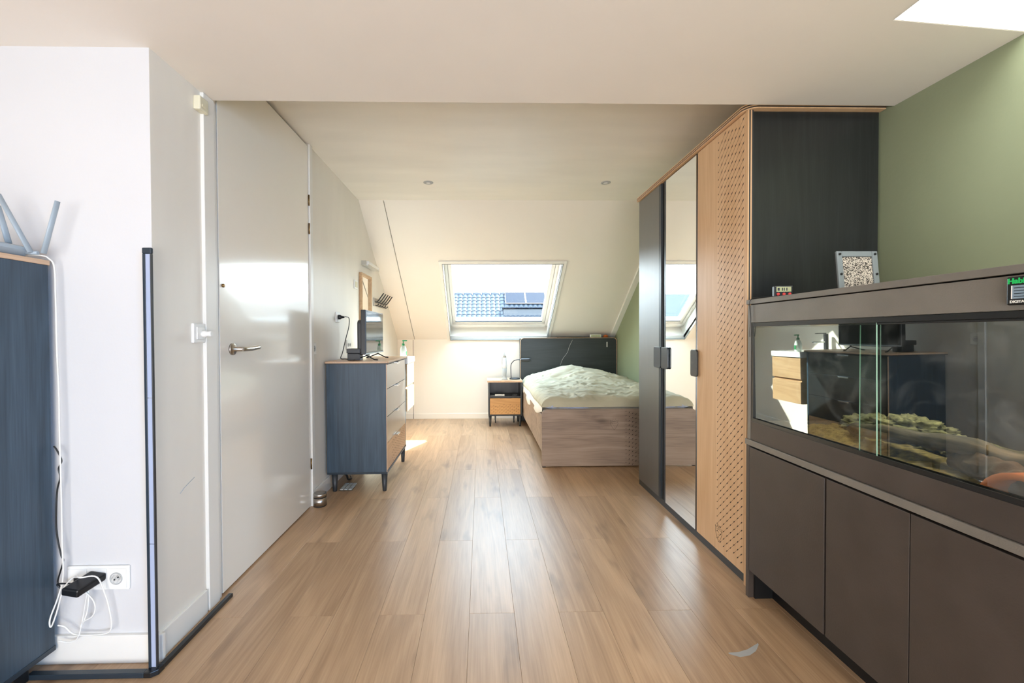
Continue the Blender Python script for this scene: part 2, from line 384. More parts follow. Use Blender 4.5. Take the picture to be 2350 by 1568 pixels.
# skirting
B(-2.0, -1.107, 1.487, 1.5, 0, .098).build('baseboard_left_front', TRIM, kind='structure', bevel=.002)
B(XL, XL+.013, 1.487, 1.755, 0, .095).build('baseboard_left', TRIM, kind='structure', bevel=.002)
B(XL, XL+.013, 2.885, 5.8, 0, .095).build('baseboard_left', TRIM, kind='structure', bevel=.002)
# slope edge batten at the green wall
q = MB(); sbox(q, 1.735, 1.797, .0, 2.2, -.03, 0); q.build('trim_3', TRIM, kind='structure', bevel=.002)
# door frame + door
q = MB(); q.box(XL-.01, XL+.014, 1.765, 1.835, 0, ZN-.001); q.box(XL-.03, XL+.006, 1.835, 1.860, 0, ZN-.001)
q.build('trim_4', TRIM, kind='structure', bevel=.002)
B(XL, XL+.014, 2.842, 2.885, 0, 2.389).build('trim_5', TRIM, kind='structure', bevel=.002)
B(XL-.05, XL-.003, 1.861, 1.868, 0, ZC).build('trim_6', BLACK, kind='structure')
dr = empty('door_1', (XL, 1.87, 0), kind='structure')
B(XL-.045, XL+.004, 1.872, 2.832, .008, 2.372).build('door_leaf', DOORP, dr, bevel=.002)
hd = MB(); hd.lathe([(.027, 0), (.027, .007), (.024, .009), (.010, .010), (.010, .05), (.009, .052)], (XL+.004, 1.96, 1.072), 'X', 28)
hr = hd.build('handle_rosette', STEEL, dr)
q = MB().tube([(XL+.052, 1.955, 1.072), (XL+.056, 1.975, 1.072), (XL+.056, 2.03, 1.073), (XL+.05, 2.105, 1.077)], [.010, .011, .011, .0105], 14, curve=5)
q.build('handle_lever', STEEL, dr)
for z0, z1 in ((1.985, 2.055), (1.80, 1.87), (.25, .32)):
    MB().tube([(XL+.008, 2.836, z0), (XL+.008, 2.836, z1)], .0045, 10).build('hinge', BRASS, dr)
MB().lathe([(.008, 0), (.008, .006), (.005, .008)], (XL+.004, 1.895, 1.352), 'X', 12).build('door_stop', BRASS, dr)
se = empty('door_sensor', (XL, 1.755, 2.05), 'cream plastic sensor box above the white door frame', 'sensor')
B(XL, XL+.028, 1.722, 1.778, 2.030, 2.085).build('housing', CREAMP, se, bevel=.005)
B(XL+.028, XL+.030, 1.735, 1.765, 2.045, 2.055).build('sensor_slot', CREAMP, se)

# roof window
wn = empty('window_1', SP(.235, .7, .1), kind='structure')
q = MB()
for a in ((WX0-.035, WX0+.004, WS0-.04, WS1+.035), (WX1-.004, WX1+.035, WS0-.04, WS1+.035)): sbox(q, a[0], a[1], a[2], a[3], -.016, 0)
sbox(q, WX0, WX1, WS1-.004, WS1+.035, -.016, 0); sbox(q, WX0, WX1, WS0-.075, WS0+.004, -.016, 0)
q.build('architrave', TRIM, wn, bevel=.003)
q = MB()
for a in ((WX0, WX0+.006, WS0, WS1), (WX1-.006, WX1, WS0, WS1), (WX0, WX1, WS1-.006, WS1), (WX0, WX1, WS0, WS0+.006)): sbox(q, *a, -.019, .006)
q.build('shadow_gap_strip', mat('shadow_gap_grey', '#8d8c85', .5), wn)  # grey strips paint the shadow gap lines around the window opening
q = MB(); o1 = .235
sbox(q, WX0-.03, WX0, WS0-.03, WS1+.03, 0.001, o1); sbox(q, WX1, WX1+.03, WS0-.03, WS1+.03, 0.001, o1); sbox(q, WX0, WX1, WS1, WS1+.03, 0.001, o1); sbox(q, WX0, WX1, WS0-.03, WS0, 0.001, o1)
q.build('lining', TRIM, wn)
q = MB()   # fixed frame
a0, a1, b0, b1 = WX0, WX1, WS0+.06, WS1
for a in ((a0, a0+.035, b0, b1), (a1-.035, a1, b0, b1), (a0, a1, b1-.04, b1), (a0, a1, b0, b0+.05)): sbox(q, *a, .16, .26)
sbox(q, a0, a1, WS0-.02, b0, .20, .26)
q.build('frame', TRIM, wn, bevel=.004)
q = MB(); a0 += .037; a1 -= .037; b0 += .052; b1 -= .042
for a in ((a0, a0+.045, b0, b1), (a1-.045, a1, b0, b1), (a0, a1, b1-.09, b1), (a0, a1, b0, b0+.06)): sbox(q, *a, .175, .25)
q.build('sash', TRIM, wn, bevel=.005)
q = MB(); sbox(q, a0+.04, a1-.04, b0+.054, b0+.062, .168, .18); q.build('glazing_bead', DKGREY, wn)
q = MB(); sbox(q, a0+.045, a1-.045, b0+.06, b1-.09, .215, .219); q.build('pane', GLASS, wn)

# ================================================================== NEIGHBOUR ROOF
nh = empty('neighbour_roof', (1, 26, 0), 'grey tiled roof of the neighbouring house seen through the roof window', 'roof')
RY, RZ, TN = 26.0, 3.62, .8
def RP(x, t, o): # t: distance down slope (horizontal), o out
    return (x, RY-t-o*.62, RZ-t*TN+o*.78)
q = MB(); q.add([RP(-30, 0, 0), RP(30, 0, 0), RP(30, 9, 0), RP(-30, 9, 0), (-30, RY+9, RZ-7.2), (30, RY+9, RZ-7.2)], [(0, 3, 2, 1), (0, 1, 5, 4)])
q.build('roof_slope', ROOFB, nh)
def tile_mb(w_, l_):
    m_ = MB(); v = []; n = 6
    for j in (0, 1):
        for k in range(n+1):
            u = k/n; h = .055*sin(u*pi)**1.0 if u < .7 else .055*sin(.7*pi)*(1-(u-.7)/.3)
            t = j*l_; o = h+.02+(.03 if j else 0); v.append((u*w_, -t-o*.62, -t*TN+o*.78))
    m_.add(v, [(k, k+1, n+2+k, n+1+k) for k in range(n)], True)
    b = [v[n+1+k] for k in range(n+1)]+[(p[0], p[1]+.03, p[2]-.04) for p in v[n+1:]]
    m_.add(b, [(k, n+1+k, n+2+k, k+1) for k in range(n)]); return m_
tw, tl = .275, .27
base = tile_mb(tw, tl).build('tile', TILE, nh, off=(0, 0, 0)); started = False
rest = MB()
for r_ in range(14):
    for c_ in range(-22, 34):
        x = c_*tw; t = .06+r_*tl
        if -8 <= c_ < 18 and r_ < 9:
            if not started: o = base; started = True
            else:
                o = base.copy(); COL.objects.link(o); o.parent = nh
            o.location = Vector(RP(x, t, 0))-org(nh)
        else:
            tm = tile_mb(tw, tl); p = RP(x, t, 0); rest.add([(a+p[0], b+p[1], c+p[2]) for a, b, c in tm.v], tm.f)
rest.build('roof_tiles_beyond', TILE, nh, kind='stuff')
for k in range(-11, 16):
    MB().tube([(k*.55+.02, RY, RZ+.03), (k*.55+.54, RY, RZ+.03)], [.085, .10], 10).build('ridge_tile', TILE, nh)
sp_ = empty('solar_array', RP(2.4, .5, .1), 'pair of grey solar panels fixed on the neighbouring tiled roof', 'solar panel')
for k in range(2):
    x0 = 1.42+k*1.22; q = MB(); v = [RP(x, t, o) for o in (.10, .14) for t in (.0, .92) for x in (x0, x0+1.19)]
    f6 = [(0, 2, 3, 1), (4, 5, 7, 6), (0, 1, 5, 4), (2, 6, 7, 3), (0, 4, 6, 2), (1, 3, 7, 5)]
    q.add(v, f6); pn = q.build('panel', PANELM, sp_, bevel=.008)
    for s_ in (0, 1):
        q = MB(); q.add([RP(x, t, o) for o in (.141, .146) for t in ((.0, .92)) for x in ((x0+s_*1.165, x0+s_*1.165+.025))], f6); q.build('panel_rim', PLGR, pn)
    q = MB(); q.add([RP(x, t, o) for o in (.141, .146) for t in ((.89, .92)) for x in ((x0, x0+1.19))], f6); q.build('panel_rim', PLGR, pn)
dm = empty('lead_dormer', (2.6, 24.6, 2.2), 'blue grey dormer top below the solar panels on the neighbouring roof', 'dormer')
q = MB(); q.prism([(25.3, 2.52), (24.2, 2.62), (24.2, 1.4), (25.0, 1.4)], YZ, 1.25, 4.2); q.build('dormer_body', ROOFB, dm, bevel=.02)
q = MB(); q.prism([(24.75, 2.72), (24.1, 2.72), (24.1, 2.66), (24.9, 2.66)], YZ, 1.2, 4.25); q.build('dormer_cap', PANELM, dm)

# ================================================================== HATCH + EMBLEM helpers
def hatch(name, parent, f, a0, a1, z0, z1, ca, pz, sz=.0042, lines=True, w_=.0018, L=.010):
    """engraved diagonal dashes. f(a,z,d)->3D, d out of the face"""
    m = MB(); n = int(round((a1-a0)/ca)); s = 1 if a1 > a0 else -1; n = abs(n); ca = abs(ca)
    def bar(a, z, le, wd, d):
        ux, uz = s*.7071, .7071; px, pz_ = -uz*s, .7071
        p = [(a-ux*le-px*0, z-uz*le), (a+s*.7071*wd, z-.7071*wd), (a+ux*le, z+uz*le), (a-s*.7071*wd, z+.7071*wd)]
        v = [f(x, y, 0) for x, y in p]+[f(x, y, d) for x, y in p]
        m.add(v, [(0, 1, 2, 3), (4, 5, 6, 7), (0, 1, 5, 4), (1, 2, 6, 5), (2, 3, 7, 6), (3, 0, 4, 7)])
    for j in range(n+1):
        a = a0+s*j*ca; i0 = int((z0-j*ca)/pz)-1; i = i0
        while True:
            z = i*pz+j*ca; i += 1
            if z > z1: break
            if z < z0: continue
            bar(a, z, L*(.45 if j == 0 else 1), sz*.62, .0006)
            if lines and j < n and z+ca < z1:
                bar(a+s*ca/2, z+ca/2, ca*.66, .00035, .0004)
    return m.build(name, HATCH, parent, kind='stuff')
def emblem(parent, f, a, z, h, rd, s=1):
    """outlined strawberry: pointed body with a leafy crown and seed dots"""
    m = MB(); k = h/2
    body = [(-.62, .38), (-.70, .1), (-.3, -.65), (0, -1), (.3, -.65), (.70, .1), (.62, .38), (.2, .5), (-.2, .5), (-.62, .38)]
    crown = [(-.62, .38), (-.72, .75), (-.35, .62), (-.2, 1), (0, .66), (.2, 1), (.35, .62), (.72, .75), (.62, .38)]
    for pl_ in (body, crown): m.tube([f(a+s*x*k, z+y*k, rd) for x, y in pl_], rd, 5)
    for x, y in ((-.3, .1), (0, .15), (.3, .1), (-.15, -.2), (.15, -.2), (0, -.5)): m.tube([f(a+s*x*k, z+y*k-.03*k, rd), f(a+s*x*k, z+y*k+.08*k, rd)], rd, 5)
    m.build('emblem', HATCH, parent)

# ================================================================== WARDROBE
wx = 1.18
wa = empty('wardrobe', (1.5, 2.55, 0), 'tall three-door wardrobe in charcoal and oak with a mirror door and plywood edging', 'wardrobe')
B(1.205, 1.782, 1.888, 1.906, 0, 2.122).build('side_panel', CHAR, wa, bevel=.001)
B(1.205, 1.782, 3.16, 3.178, 0, 2.122).build('side_panel', CHAR, wa, bevel=.001)
B(1.77, 1.785, 1.906, 3.16, 0, 2.122).build('back_panel', CHAR, wa)
B(1.23, 1.77, 1.906, 3.16, .045, .065).build('bottom_panel', CHAR, wa)
B(1.23, 1.77, 1.906, 3.16, 1.7, 1.72).build('shelf', CHAR, wa)
B(1.225, 1.235, 2.30, 2.34, .05, 2.12).build('divider', BLACK, wa)
B(1.235, 1.76, 2.73, 2.75, .065, 2.12).build('divider', BLACK, wa)
B(1.192, 1.78, 1.89, 3.20, 0, .045).build('plinth', DKGREY, wa, bevel=.001)
for k, (m_, ) in enumerate(((OAK,), (DKGREY,), (OAK,), (DKGREY,), (OAK,))):
    z0 = 2.124+k*.0052; p = [(1.168, 3.19), (1.79, 3.19), (1.79, 1.862)]
    r = .055; e = 1.168-(.0 if m_ is OAK else -.001)
    p += [(e+r-r*sin(t*pi/2/8), 1.862+r-r*cos(t*pi/2/8)) for t in range(9)]
    MB().prism(p, XY, z0, z0+.0051).build('top_layer', m_, wa, label='oak veneer layer of the top board' if m_ is OAK else 'dark veneer layer of the top board')
for k, m_ in enumerate((OAK, DKGREY, OAK, DKGREY)):
    B(1.180+k*.0062, 1.1861+k*.0062, 1.874, 1.890, 0.0, 2.122).build('edge_strip', m_, wa)
# doors
d1 = B(wx, wx+.02, 1.892, 2.312, .048, 2.118).build('door', OAK, wa, bevel=.0012, label='oak door with engraved diagonal dashes')
f = lambda a, z, d: (wx-d, a, z)
hatch('hatch_pattern', d1, f, 2.107, 1.902, .085, 2.105, .0285, .0365)
emblem(d1, f, 2.093, .137, .085, .0006, -1)
d2 = B(wx+.004, wx+.02, 2.318, 2.738, .048, 2.118).build('door', BLKP, wa, bevel=.001, label='mirror door with black edges')
B(wx-.001, wx+.0035, 2.326, 2.708, .05, 2.112).build('mirror_glass', MIRR, d2)
B(wx, wx+.004, 2.710, 2.736, .05, 2.112).build('edge_profile', DKBLUE, d2)
d3 = B(wx+.004, wx+.02, 2.776, 3.17, .048, 2.118).build('door', CHARW, wa, bevel=.001, label='charcoal wood door')
B(wx-.002, wx+.0038, 2.812, 3.168, .05, 2.116).build('door_face', CHARW, d3)
B(wx-.002, wx+.0038, 2.778, 2.810, .05, 2.116).build('edge_profile', DKBLUE, d3)
for d_, y0, y1, z0, z1, mm in ((d2, 2.656, 2.752, .912, 1.050, DKBLUE), (d3, 2.764, 2.872, .912, 1.050, DKBLUE), (d1, 2.292, 2.362, .900, 1.047, DKGREY)):
    MB().prism(rrect(y0, y1, z0, z1, .014), YZ, wx-.014, wx-.004).build('handle', mm, d_, bevel=.002)

# ================================================================== TERRARIUM + STAND
tx = 1.142
ts = empty('terrarium_stand', (1.45, 1.1, 0), 'dark brown low cupboard with flush doors carrying the long terrarium', 'cabinet')
B(tx, 1.785, 1.795, 1.815, 0, .656).build('side_panel', MDF, ts, bevel=.001)
B(tx+.02, 1.785, .34, .36, .1, .656).build('side_panel', MDF, ts, bevel=.001)
B(tx-.004, 1.785, .34, 1.818, .658, .682).build('top_board', MDFT, ts, bevel=.0015)
B(1.77, 1.785, .36, 1.795, .1, .656).build('back_panel', BLACK, ts)
B(tx+.024, 1.77, .36, 1.795, .122, .14).build('bottom_board', BLACK, ts)
B(1.24, 1.255, .36, 1.795, 0, .121).build('plinth', BLACK, ts)
B(tx+.022, 1.24, 1.785, 1.7945, 0, .121).build('side_lining', BLACK, ts)
B(tx+.03, 1.77, 1.38, 1.395, .14, .656).build('divider', BLACK, ts)
for y0, y1 in ((1.3955, 1.792), (1.1115, 1.3865), (.747, 1.1085), (.362, .744)):
    B(tx, tx+.019, y0, y1, .121, .650).build('door', MDF, ts, bevel=.0014)
te = empty('terrarium', (1.45, 1.1, .683), 'long terrarium with dark board frame and sliding glass front', 'terrarium')
B(tx+.003, tx+.02, .36, 1.79, .683, .762).build('bottom_rail', MDF, te, bevel=.0012)
B(tx+.001, 1.78, 1.792, 1.810, .683, 1.254).build('end_panel', MDFT, te, bevel=.001)
B(tx+.02, 1.765, .345, .36, .683, 1.254).build('end_panel', MDFT, te, bevel=.001)
B(tx+.004, 1.78, 1.776, 1.791, .764, 1.184).build('end_lining', BLKP, te)
B(1.765, 1.780, .36, 1.776, .70, 1.254).build('back_panel', BLACK, te)
B(tx+.02, 1.765, .36, 1.776, .686, .70).build('base_panel', BLACK, te)
B(tx-.004, 1.785, .34, 1.814, 1.258, 1.277).build('top_board', MDFT, te, bevel=.0015)
B(tx, tx+.016, .36, 1.788, 1.180, 1.2545).build('fascia', MDFT, te, bevel=.0012)
B(tx+.017, 1.765, .36, 1.776, 1.235, 1.252).build('ceiling_lining', BLACK, te)
q = MB(); q.box(tx+.003, tx+.024, .36, 1.778, 1.163, 1.179); q.box(tx+.006, tx+.008, .36, 1.778, 1.157, 1.163); q.build('upper_track', BLKP, te, bevel=.001)
q = MB(); q.box(tx+.002, tx+.026, .36, 1.778, .763, .768); q.box(tx+.002, tx+.004, .36, 1.778, .768, .776); q.box(tx+.012, tx+.0135, .36, 1.778, .768, .774); q.box(tx+.024, tx+.026, .36, 1.778, .768, .776)
q.build('lower_track', BLKP, te)
TT = .0042
def pane(x, y0, y1):
    q = MB(); z0, z1 = .769, 1.166; v = []
    for z, dx in ((z0, TT*.5), (z1, -TT*.5)):
        v += [(x+dx, y0, z), (x+dx, y1, z)]
    q.add(v, [(0, 1, 3, 2)]); return q.build('glass_pane', TGLASS, te)
p1 = pane(tx+.008, 1.219, 1.776)
q = MB(); q.add([(tx+.0075+TT*.5, 1.2175, .769), (tx+.0105+TT*.5, 1.2175, .769), (tx+.0105+TT*.5, 1.2188, .769), (tx+.0075+TT*.5, 1.2188, .769), (tx+.0075-TT*.5, 1.2175, 1.163), (tx+.0105-TT*.5, 1.2175, 1.163), (tx+.0105-TT*.5, 1.2188, 1.163), (tx+.0075-TT*.5, 1.2188, 1.163)],
      [(0, 1, 2, 3), (4, 7, 6, 5), (0, 4, 5, 1), (1, 5, 6, 2), (2, 6, 7, 3), (3, 7, 4, 0)])
q.build('pane_edge', GEDGE, p1)
p2 = pane(tx+.0145, .37, 1.280)
q = MB(); q.box(tx+.0135, tx+.0165, 1.280, 1.2808, .77, 1.163); q.build('pane_edge', GEDGE, p2)
# substrate
def heightfield(x0, x1, y0, y1, nx, ny, f, base):
    m = MB(); v = []
    for j in range(ny+1):
        for i in range(nx+1):
            x = x0+(x1-x0)*i/nx; y = y0+(y1-y0)*j/ny; v.append((x, y, f(x, y)))
    n = nx+1; fs = [(j*n+i, j*n+i+1, (j+1)*n+i+1, (j+1)*n+i) for j in range(ny) for i in range(nx)]
    m.add(v, fs, True)
    # skirt
    rim = [i for i in range(n)]+[j*n+nx for j in range(1, ny+1)]+[ny*n+i for i in range(nx-1, -1, -1)]+[j*n for j in range(ny-1, 0, -1)]
    b = [(v[i][0], v[i][1], base) for i in rim]; t = [v[i] for i in rim]; k = len(rim)
    m.add(t+b, [(i, (i+1) % k, k+(i+1) % k, k+i) for i in range(k)]+[tuple(range(k, 2*k))]); return m
sub = heightfield(tx+.03, 1.764, .362, 1.775, 50, 110, lambda x, y: .722+.016*noise.noise((x*9, y*9, 0))+.008*noise.noise((x*40, y*40, 3))+(.025 if x > 1.4 else .025*max(0, (x-1.2)/.2)), .7005)
tag(sub.build('terrarium_substrate', SOIL), 'mossy yellow brown substrate covering the terrarium bottom', 'substrate', kind='stuff')
def lump(c, s, seed, name, m, lab, cat, amp=.35, fr=3.0, group=None):
    bm = bmesh.new(); bmesh.ops.create_icosphere(bm, subdivisions=5, radius=1)
    for v in bm.verts:
        n = noise.fractal(v.co*fr+Vector((seed, 0, 0)), 1, 2, 4); n2 = abs(noise.noise(v.co*fr*2+Vector((seed, 5, 0))))
        v.co *= 1+amp*n-.25*n2-.10*abs(noise.noise(v.co*fr*6+Vector((seed, 2, 1)))); v.co.x *= s[0]; v.co.y *= s[1]; v.co.z *= s[2]; v.co += Vector(c)
    q = MB(); q.add([v.co[:] for v in bm.verts], [tuple(v.index for v in f_.verts) for f_ in bm.faces], True); bm.free()
    return tag(q.build(name, m), lab, cat, group)
lump((1.56, 1.66, .762), (.09, .11, .045), 1, 'cork_bark', BARK, 'low mossy bark lump at the far left in the terrarium', 'bark')
lump((1.55, 1.50, .780), (.10, .12, .055), 9, 'cork_bark', BARK, 'tallest mossy bark lump behind the driftwood branch', 'bark')
lump((1.52, 1.33, .765), (.09, .09, .035), 14, 'cork_bark', BARK, 'small bark lump right behind the middle of the branch', 'bark')
q = MB(); q.tube([(1.40, 1.20, .758), (1.36, 1.10, .768), (1.33, 1.0, .765), (1.31, .90, .755)], [.045, .055, .055, .05], 40, curve=24, flat=.75)
q.v = [tuple(Vector(p)+Vector((-.4, 0, 1))*(.012*noise.noise(Vector(p)*30)+.006*noise.noise(Vector((p[0]*140, p[1]*40, p[2]*140))))) for p in q.v]
tag(q.build('bark_log', LOGM), 'rough brown bark log lying under the driftwood branch', 'log')
q = MB(); q.tube([(1.42, 1.60, .768), (1.38, 1.48, .785), (1.36, 1.40, .800), (1.36, 1.30, .802), (1.36, 1.21, .812), (1.36, 1.15, .816), (1.36, 1.10, .806), (1.36, 1.04, .804), (1.36, .98, .826), (1.36, .90, .850), (1.37, .82, .84)],
                 [.020, .026, .026, .022, .026, .027, .024, .021, .020, .022, .02], 12, curve=8)
q.v = [tuple(Vector(p)+Vector((1, 0, 1))*.005*noise.noise(Vector((p[0]*60, p[1]*18, p[2]*60)))) for p in q.v]
tag(q.build('driftwood_branch', BRANCH), 'long curving grey driftwood branch lying across the terrarium', 'branch')
# terracotta hide (half pipe)
q = MB(); n = 14; v = []
for y_ in (.90, 1.03):
    for rr in (.088, .072):
        for k in range(n+1):
            a = pi*k/n; v.append((1.262+rr*cos(a)*.8, y_+.0, .722+rr*sin(a)))
A = n+1
fs = []
for k in range(n):
    fs += [(k, k+1, 2*A+k+1, 2*A+k), (A+k, 3*A+k, 3*A+k+1, A+k+1), (k, A+k, A+k+1, k+1), (2*A+k, 2*A+k+1, 3*A+k+1, 3*A+k)]
fs += [(0, 2*A, 3*A, A), (n, A+n, 3*A+n, 2*A+n)]
th = MB(); v = [(1.225+(p[1]-.90), .938+(p[0]-1.262)*1.3, p[2]) for p in v]; th.add(v, fs, True)
tag(th.build('terracotta_hide', TERRA), 'orange terracotta arch hide at the right side of the terrarium', 'hide')
area('terrarium_strip_light', (1.46, 1.30, 1.228), (1.46, 1.30, .7), .10, .75, 2.4, (1, .93, .72))
B(1.40, 1.52, .90, 1.70, 1.230, 1.2345).build('light_strip', PLW, te)
hl = bpy.data.lights.new('heat_lamp_glow', 'SPOT'); ho = bpy.data.objects.new('heat_lamp_glow', hl); COL.objects.link(ho)
hl.energy = 5.5; hl.color = (1, .42, .14); hl.spot_size = radians(60); hl.spot_blend = .8; hl.shadow_soft_size = .03
ho.location = (1.45, .82, 1.18); ho.rotation_euler = (Vector((1.32, .95, .72))-Vector((1.45, .82, 1.18))).to_track_quat('-Z', 'Y').to_euler()
# things on / against the terrarium
th = empty('digital_thermometer', (1.20, 1.70, 1.277), 'small black digital thermometer with three red buttons on the terrarium', 'thermometer')
TM = Matrix.Rotation(radians(-8), 4, 'Z')
def tb(x0, x1, y0, y1, z0, z1):   # local facing -Y, slightly turned
    q = B(x0, x1, y0, y1, z0, z1); q.v = [tuple(Vector((1.195, 1.72, 1.2775))+TM @ Vector(p)) for p in q.v]; return q
tb(0, .072, 0, .018, 0, .050).build('housing', BLKP, th, bevel=.003)
tb(.008, .064, -.001, .0, .026, .046).build('display', LCD, th)
for k in range(3):
    q = MB().lathe([(.0062, 0), (.0062, -.0025), (.004, -.0032)], (0, 0, 0), 'Y', 14); q.v = [tuple(Vector((1.195, 1.72, 1.2775))+TM @ (Vector(p)+Vector((.014+k*.022, 0, .016)))) for p in q.v]
    q.build('button', RED, th)
for k in range(3): tb(.008+k*.022, .020+k*.022, -.0006, 0, .005, .0075).build('button_caption', PLW, th)
q = tb(.012, .02, -.0015, -.001, .03, .042)
for x in (.028, .035, .045): q2 = tb(x, x+.004, -.0015, -.001, .03, .042); q.add(q2.v, q2.f)
q.build('digit', DKGREY, th)
q = MB().tube([(1.195, 1.725, 1.285), (1.165, 1.75, 1.284), (1.140, 1.775, 1.281), (1.134, 1.785, 1.26), (1.137, 1.781, 1.20), (1.136, 1.785, 1.15), (1.138, 1.788, 1.12)], .0016, 6, curve=5)
tag(q.build('sensor_wire', BLKP), 'thin black wire hanging down from the digital thermometer', 'cable')
vp = empty('mesh_vent_panel', (1.44, 1.62, 1.277), 'square grey framed mesh panel leaning upright behind the terrarium top', 'vent panel')
VM = Matrix.Translation((1.366, 1.60, 1.2785)) @ Matrix.Rotation(radians(-6), 4, 'X')
def vb(*a): q = B(*a); q.v = [tuple(VM @ Vector(p)) for p in q.v]; return q
q = MB()
for a in ((0, .022, 0, .172), (.138, .16, 0, .172)): q.box(a[0], a[1], 0, .010, a[2], a[3])
q.box(.022, .138, 0, .010, 0, .022); q.box(.022, .138, 0, .010, .150, .172); q.v = [tuple(VM @ Vector(p)) for p in q.v]
q.build('frame', mat('smoked_frame', '#7d8587', .3), vp, bevel=.003)
q = MB(); random.seed(3)
for k in range(1400):
    x = random.uniform(.022, .136); z = random.uniform(.022, .148); s_ = random.uniform(.0012, .0030); t_ = random.uniform(-.9, .9)
    a = Vector((x, .003, z)); d = Vector((cos(t_), 0, sin(t_)))*s_; e = Vector((-d.z, 0, d.x)).normalized()*.0009
    q.add([a-d-e, a+d-e, a+d+e, a-d+e], [(0, 1, 2, 3)])
q.v = [tuple(VM @ Vector(p)) for p in q.v]; q.build('woven_fibres', mat('pale_fibre', '#d8cfbf', .8, var=.2), vp, kind='stuff')
vb(.02, .14, .005, .008, .02, .152).build('backing', mat('fibre_backing', '#4a453e', .9), vp)
vb(.006, .166, .0105, .022, -.001, .166).build('rear_frame', DKGREY, vp, bevel=.003)
for x, z in ((.011, .011), (.149, .011), (.011, .16), (.149, .16), (.011, .082), (.149, .082)):
    q = MB().lathe([(.0045, 0), (.0045, -.003), (.003, -.0035)], (x, 0, z), 'Y', 10); q.v = [tuple(VM @ Vector(p)) for p in q.v]; q.build('screw', BLKP, vp)
dv = empty('thermostat', (1.138, .85, 1.22), 'black thermostat with green and white lettering on the terrarium fascia', 'thermostat')
B(1.124, 1.1415, .775, .893, 1.190, 1.250).build('housing', BLKP, dv, bevel=.003)
B(1.1225, 1.124, .80, .881, 1.203, 1.231).build('display', mat('lcd_blue', '#8a9fae', .2), dv)
B(1.1222, 1.124, .881, .883, 1.203, 1.231).build('display_rim', PLW, dv)
for k in range(4): B(1.1219, 1.1226, .80, .878, 1.207+k*.006, 1.2085+k*.006).build('display_line', DKBLUE, dv)
text('lettering', 'HabiStat', GOLD, dv, .0155, at(FACE_X, (1.1235, .890, 1.2355)), bold=.0006)
text('lettering', 'DIGITAL', PLW, dv, .0075, at(FACE_X, (1.1235, .886, 1.1945)), bold=.0002)

# ================================================================== BED
bd = empty('bed', (1.15, 4.6, 0), 'single bed with charcoal headboard and grey oak footboard by the green wall', 'bed')
fb = MB().prism(rrect(.512, 1.782, .008, .495, .045, (0, 0, 1, 1)), XZ, 3.622, 3.644).build('footboard', FOOT, bd, bevel=.0015)
for x in (.515, 1.74): B(x, x+.03, 3.622, 3.644, 0, .008).build('glide', BLKP, fb)
ff = lambda a, z, d: (a, 3.622-d, z)
hatch('hatch_pattern', fb, ff, 1.235, 1.750, .015, .485, .0285, .0365, lines=False, sz=.0045)
emblem(fb, ff, 1.133, .365, .095, .0008)
hb = MB().prism(rrect(.508, 1.789, .01, 1.096, .05, (0, 0, 1, 1)), XZ, 5.602, 5.624).build('headboard', CHARX, bd)
q = MB()
pts = rrect(.511, 1.786, .3, 1.093, .047, (0, 0, 1, 1)); pts = pts[1:]+[pts[0]]
q.tube([(a, 5.601, z) for a, z in pts if True], .0035, 6, smooth=False); q.build('edge_line', OAKTOP, hb)
q = MB(); cp = [(1.199, 1.066), (1.165, 1.0), (1.147, .954), (1.136, .908), (1.110, .872), (1.084, .839), (1.060, .80), (1.035, .73)]
q.tube([(a, 5.601, z) for a, z in cp], .002, 4); q.build('scratch', PLGR, hb, label='pale crack running down the headboard')
B(1.650, 1.662, 5.600, 5.602, .972, 1.038).build('sticker', PLW, hb)
B(.515, 1.785, 5.626, 5.785, .0, 1.085).build('rear_shelf', CHARX, bd, bevel=.002)
B(.514, .536, 3.645, 5.60, .13, .445).build('side_rail', FOOT, bd, bevel=.0015)
B(1.76, 1.782, 3.645, 5.60, .13, .445).build('side_rail', FOOT, bd, bevel=.0015)
B(.54, 1.756, 3.65, 5.60, .24, .26).build('slat_base', FOOT, bd)
q = heightfield(.545, 1.75, 3.655, 5.595, 24, 30, lambda x, y: .505-.03*max(0, (.60-x)/.055)**2-.02*max(0, (3.7-y)/.045)**2, .262)
tag(q.build('mattress', SHEET), 'white sheeted mattress inside the bed frame', 'mattress')
# sheet draped over the left edge of the mattress
q = MB(); v = []; n = 40
for j in range(n+1):
    y = 3.67+(5.5-3.67)*j/n; s_ = .012*sin(y*9)+.01*noise.noise((y*4, 0, 0))
    sag = .06*sin((y-3.67)/(1.83)*pi)
    v += [(.560, y, .522), (.535, y, .525), (.518+s_*.3, y, .505), (.512+s_*.4, y, .452-sag+s_), (.5135+s_*.4, y, .450-sag+s_), (.542, y, .49), (.560, y, .512)]
q.add(v, [(j*7+k, j*7+(k+1) % 7, (j+1)*7+(k+1) % 7, (j+1)*7+k) for j in range(n) for k in range(7)], True)
tag(q.build('bed_sheet', SHEET), 'white sheet edge hanging over the left bed rail', 'sheet')
lump((.60, 3.70, .515), (.075, .035, .022), 4, 'folded_sheet', BLUESH, 'pale blue sheet corner peeping out above the footboard', 'sheet', amp=.15)
lump((.80, 3.70, .508), (.16, .03, .018), 6, 'folded_sheet', BLUESH, 'pale blue sheet strip under the duvet at the footboard', 'sheet', amp=.15)
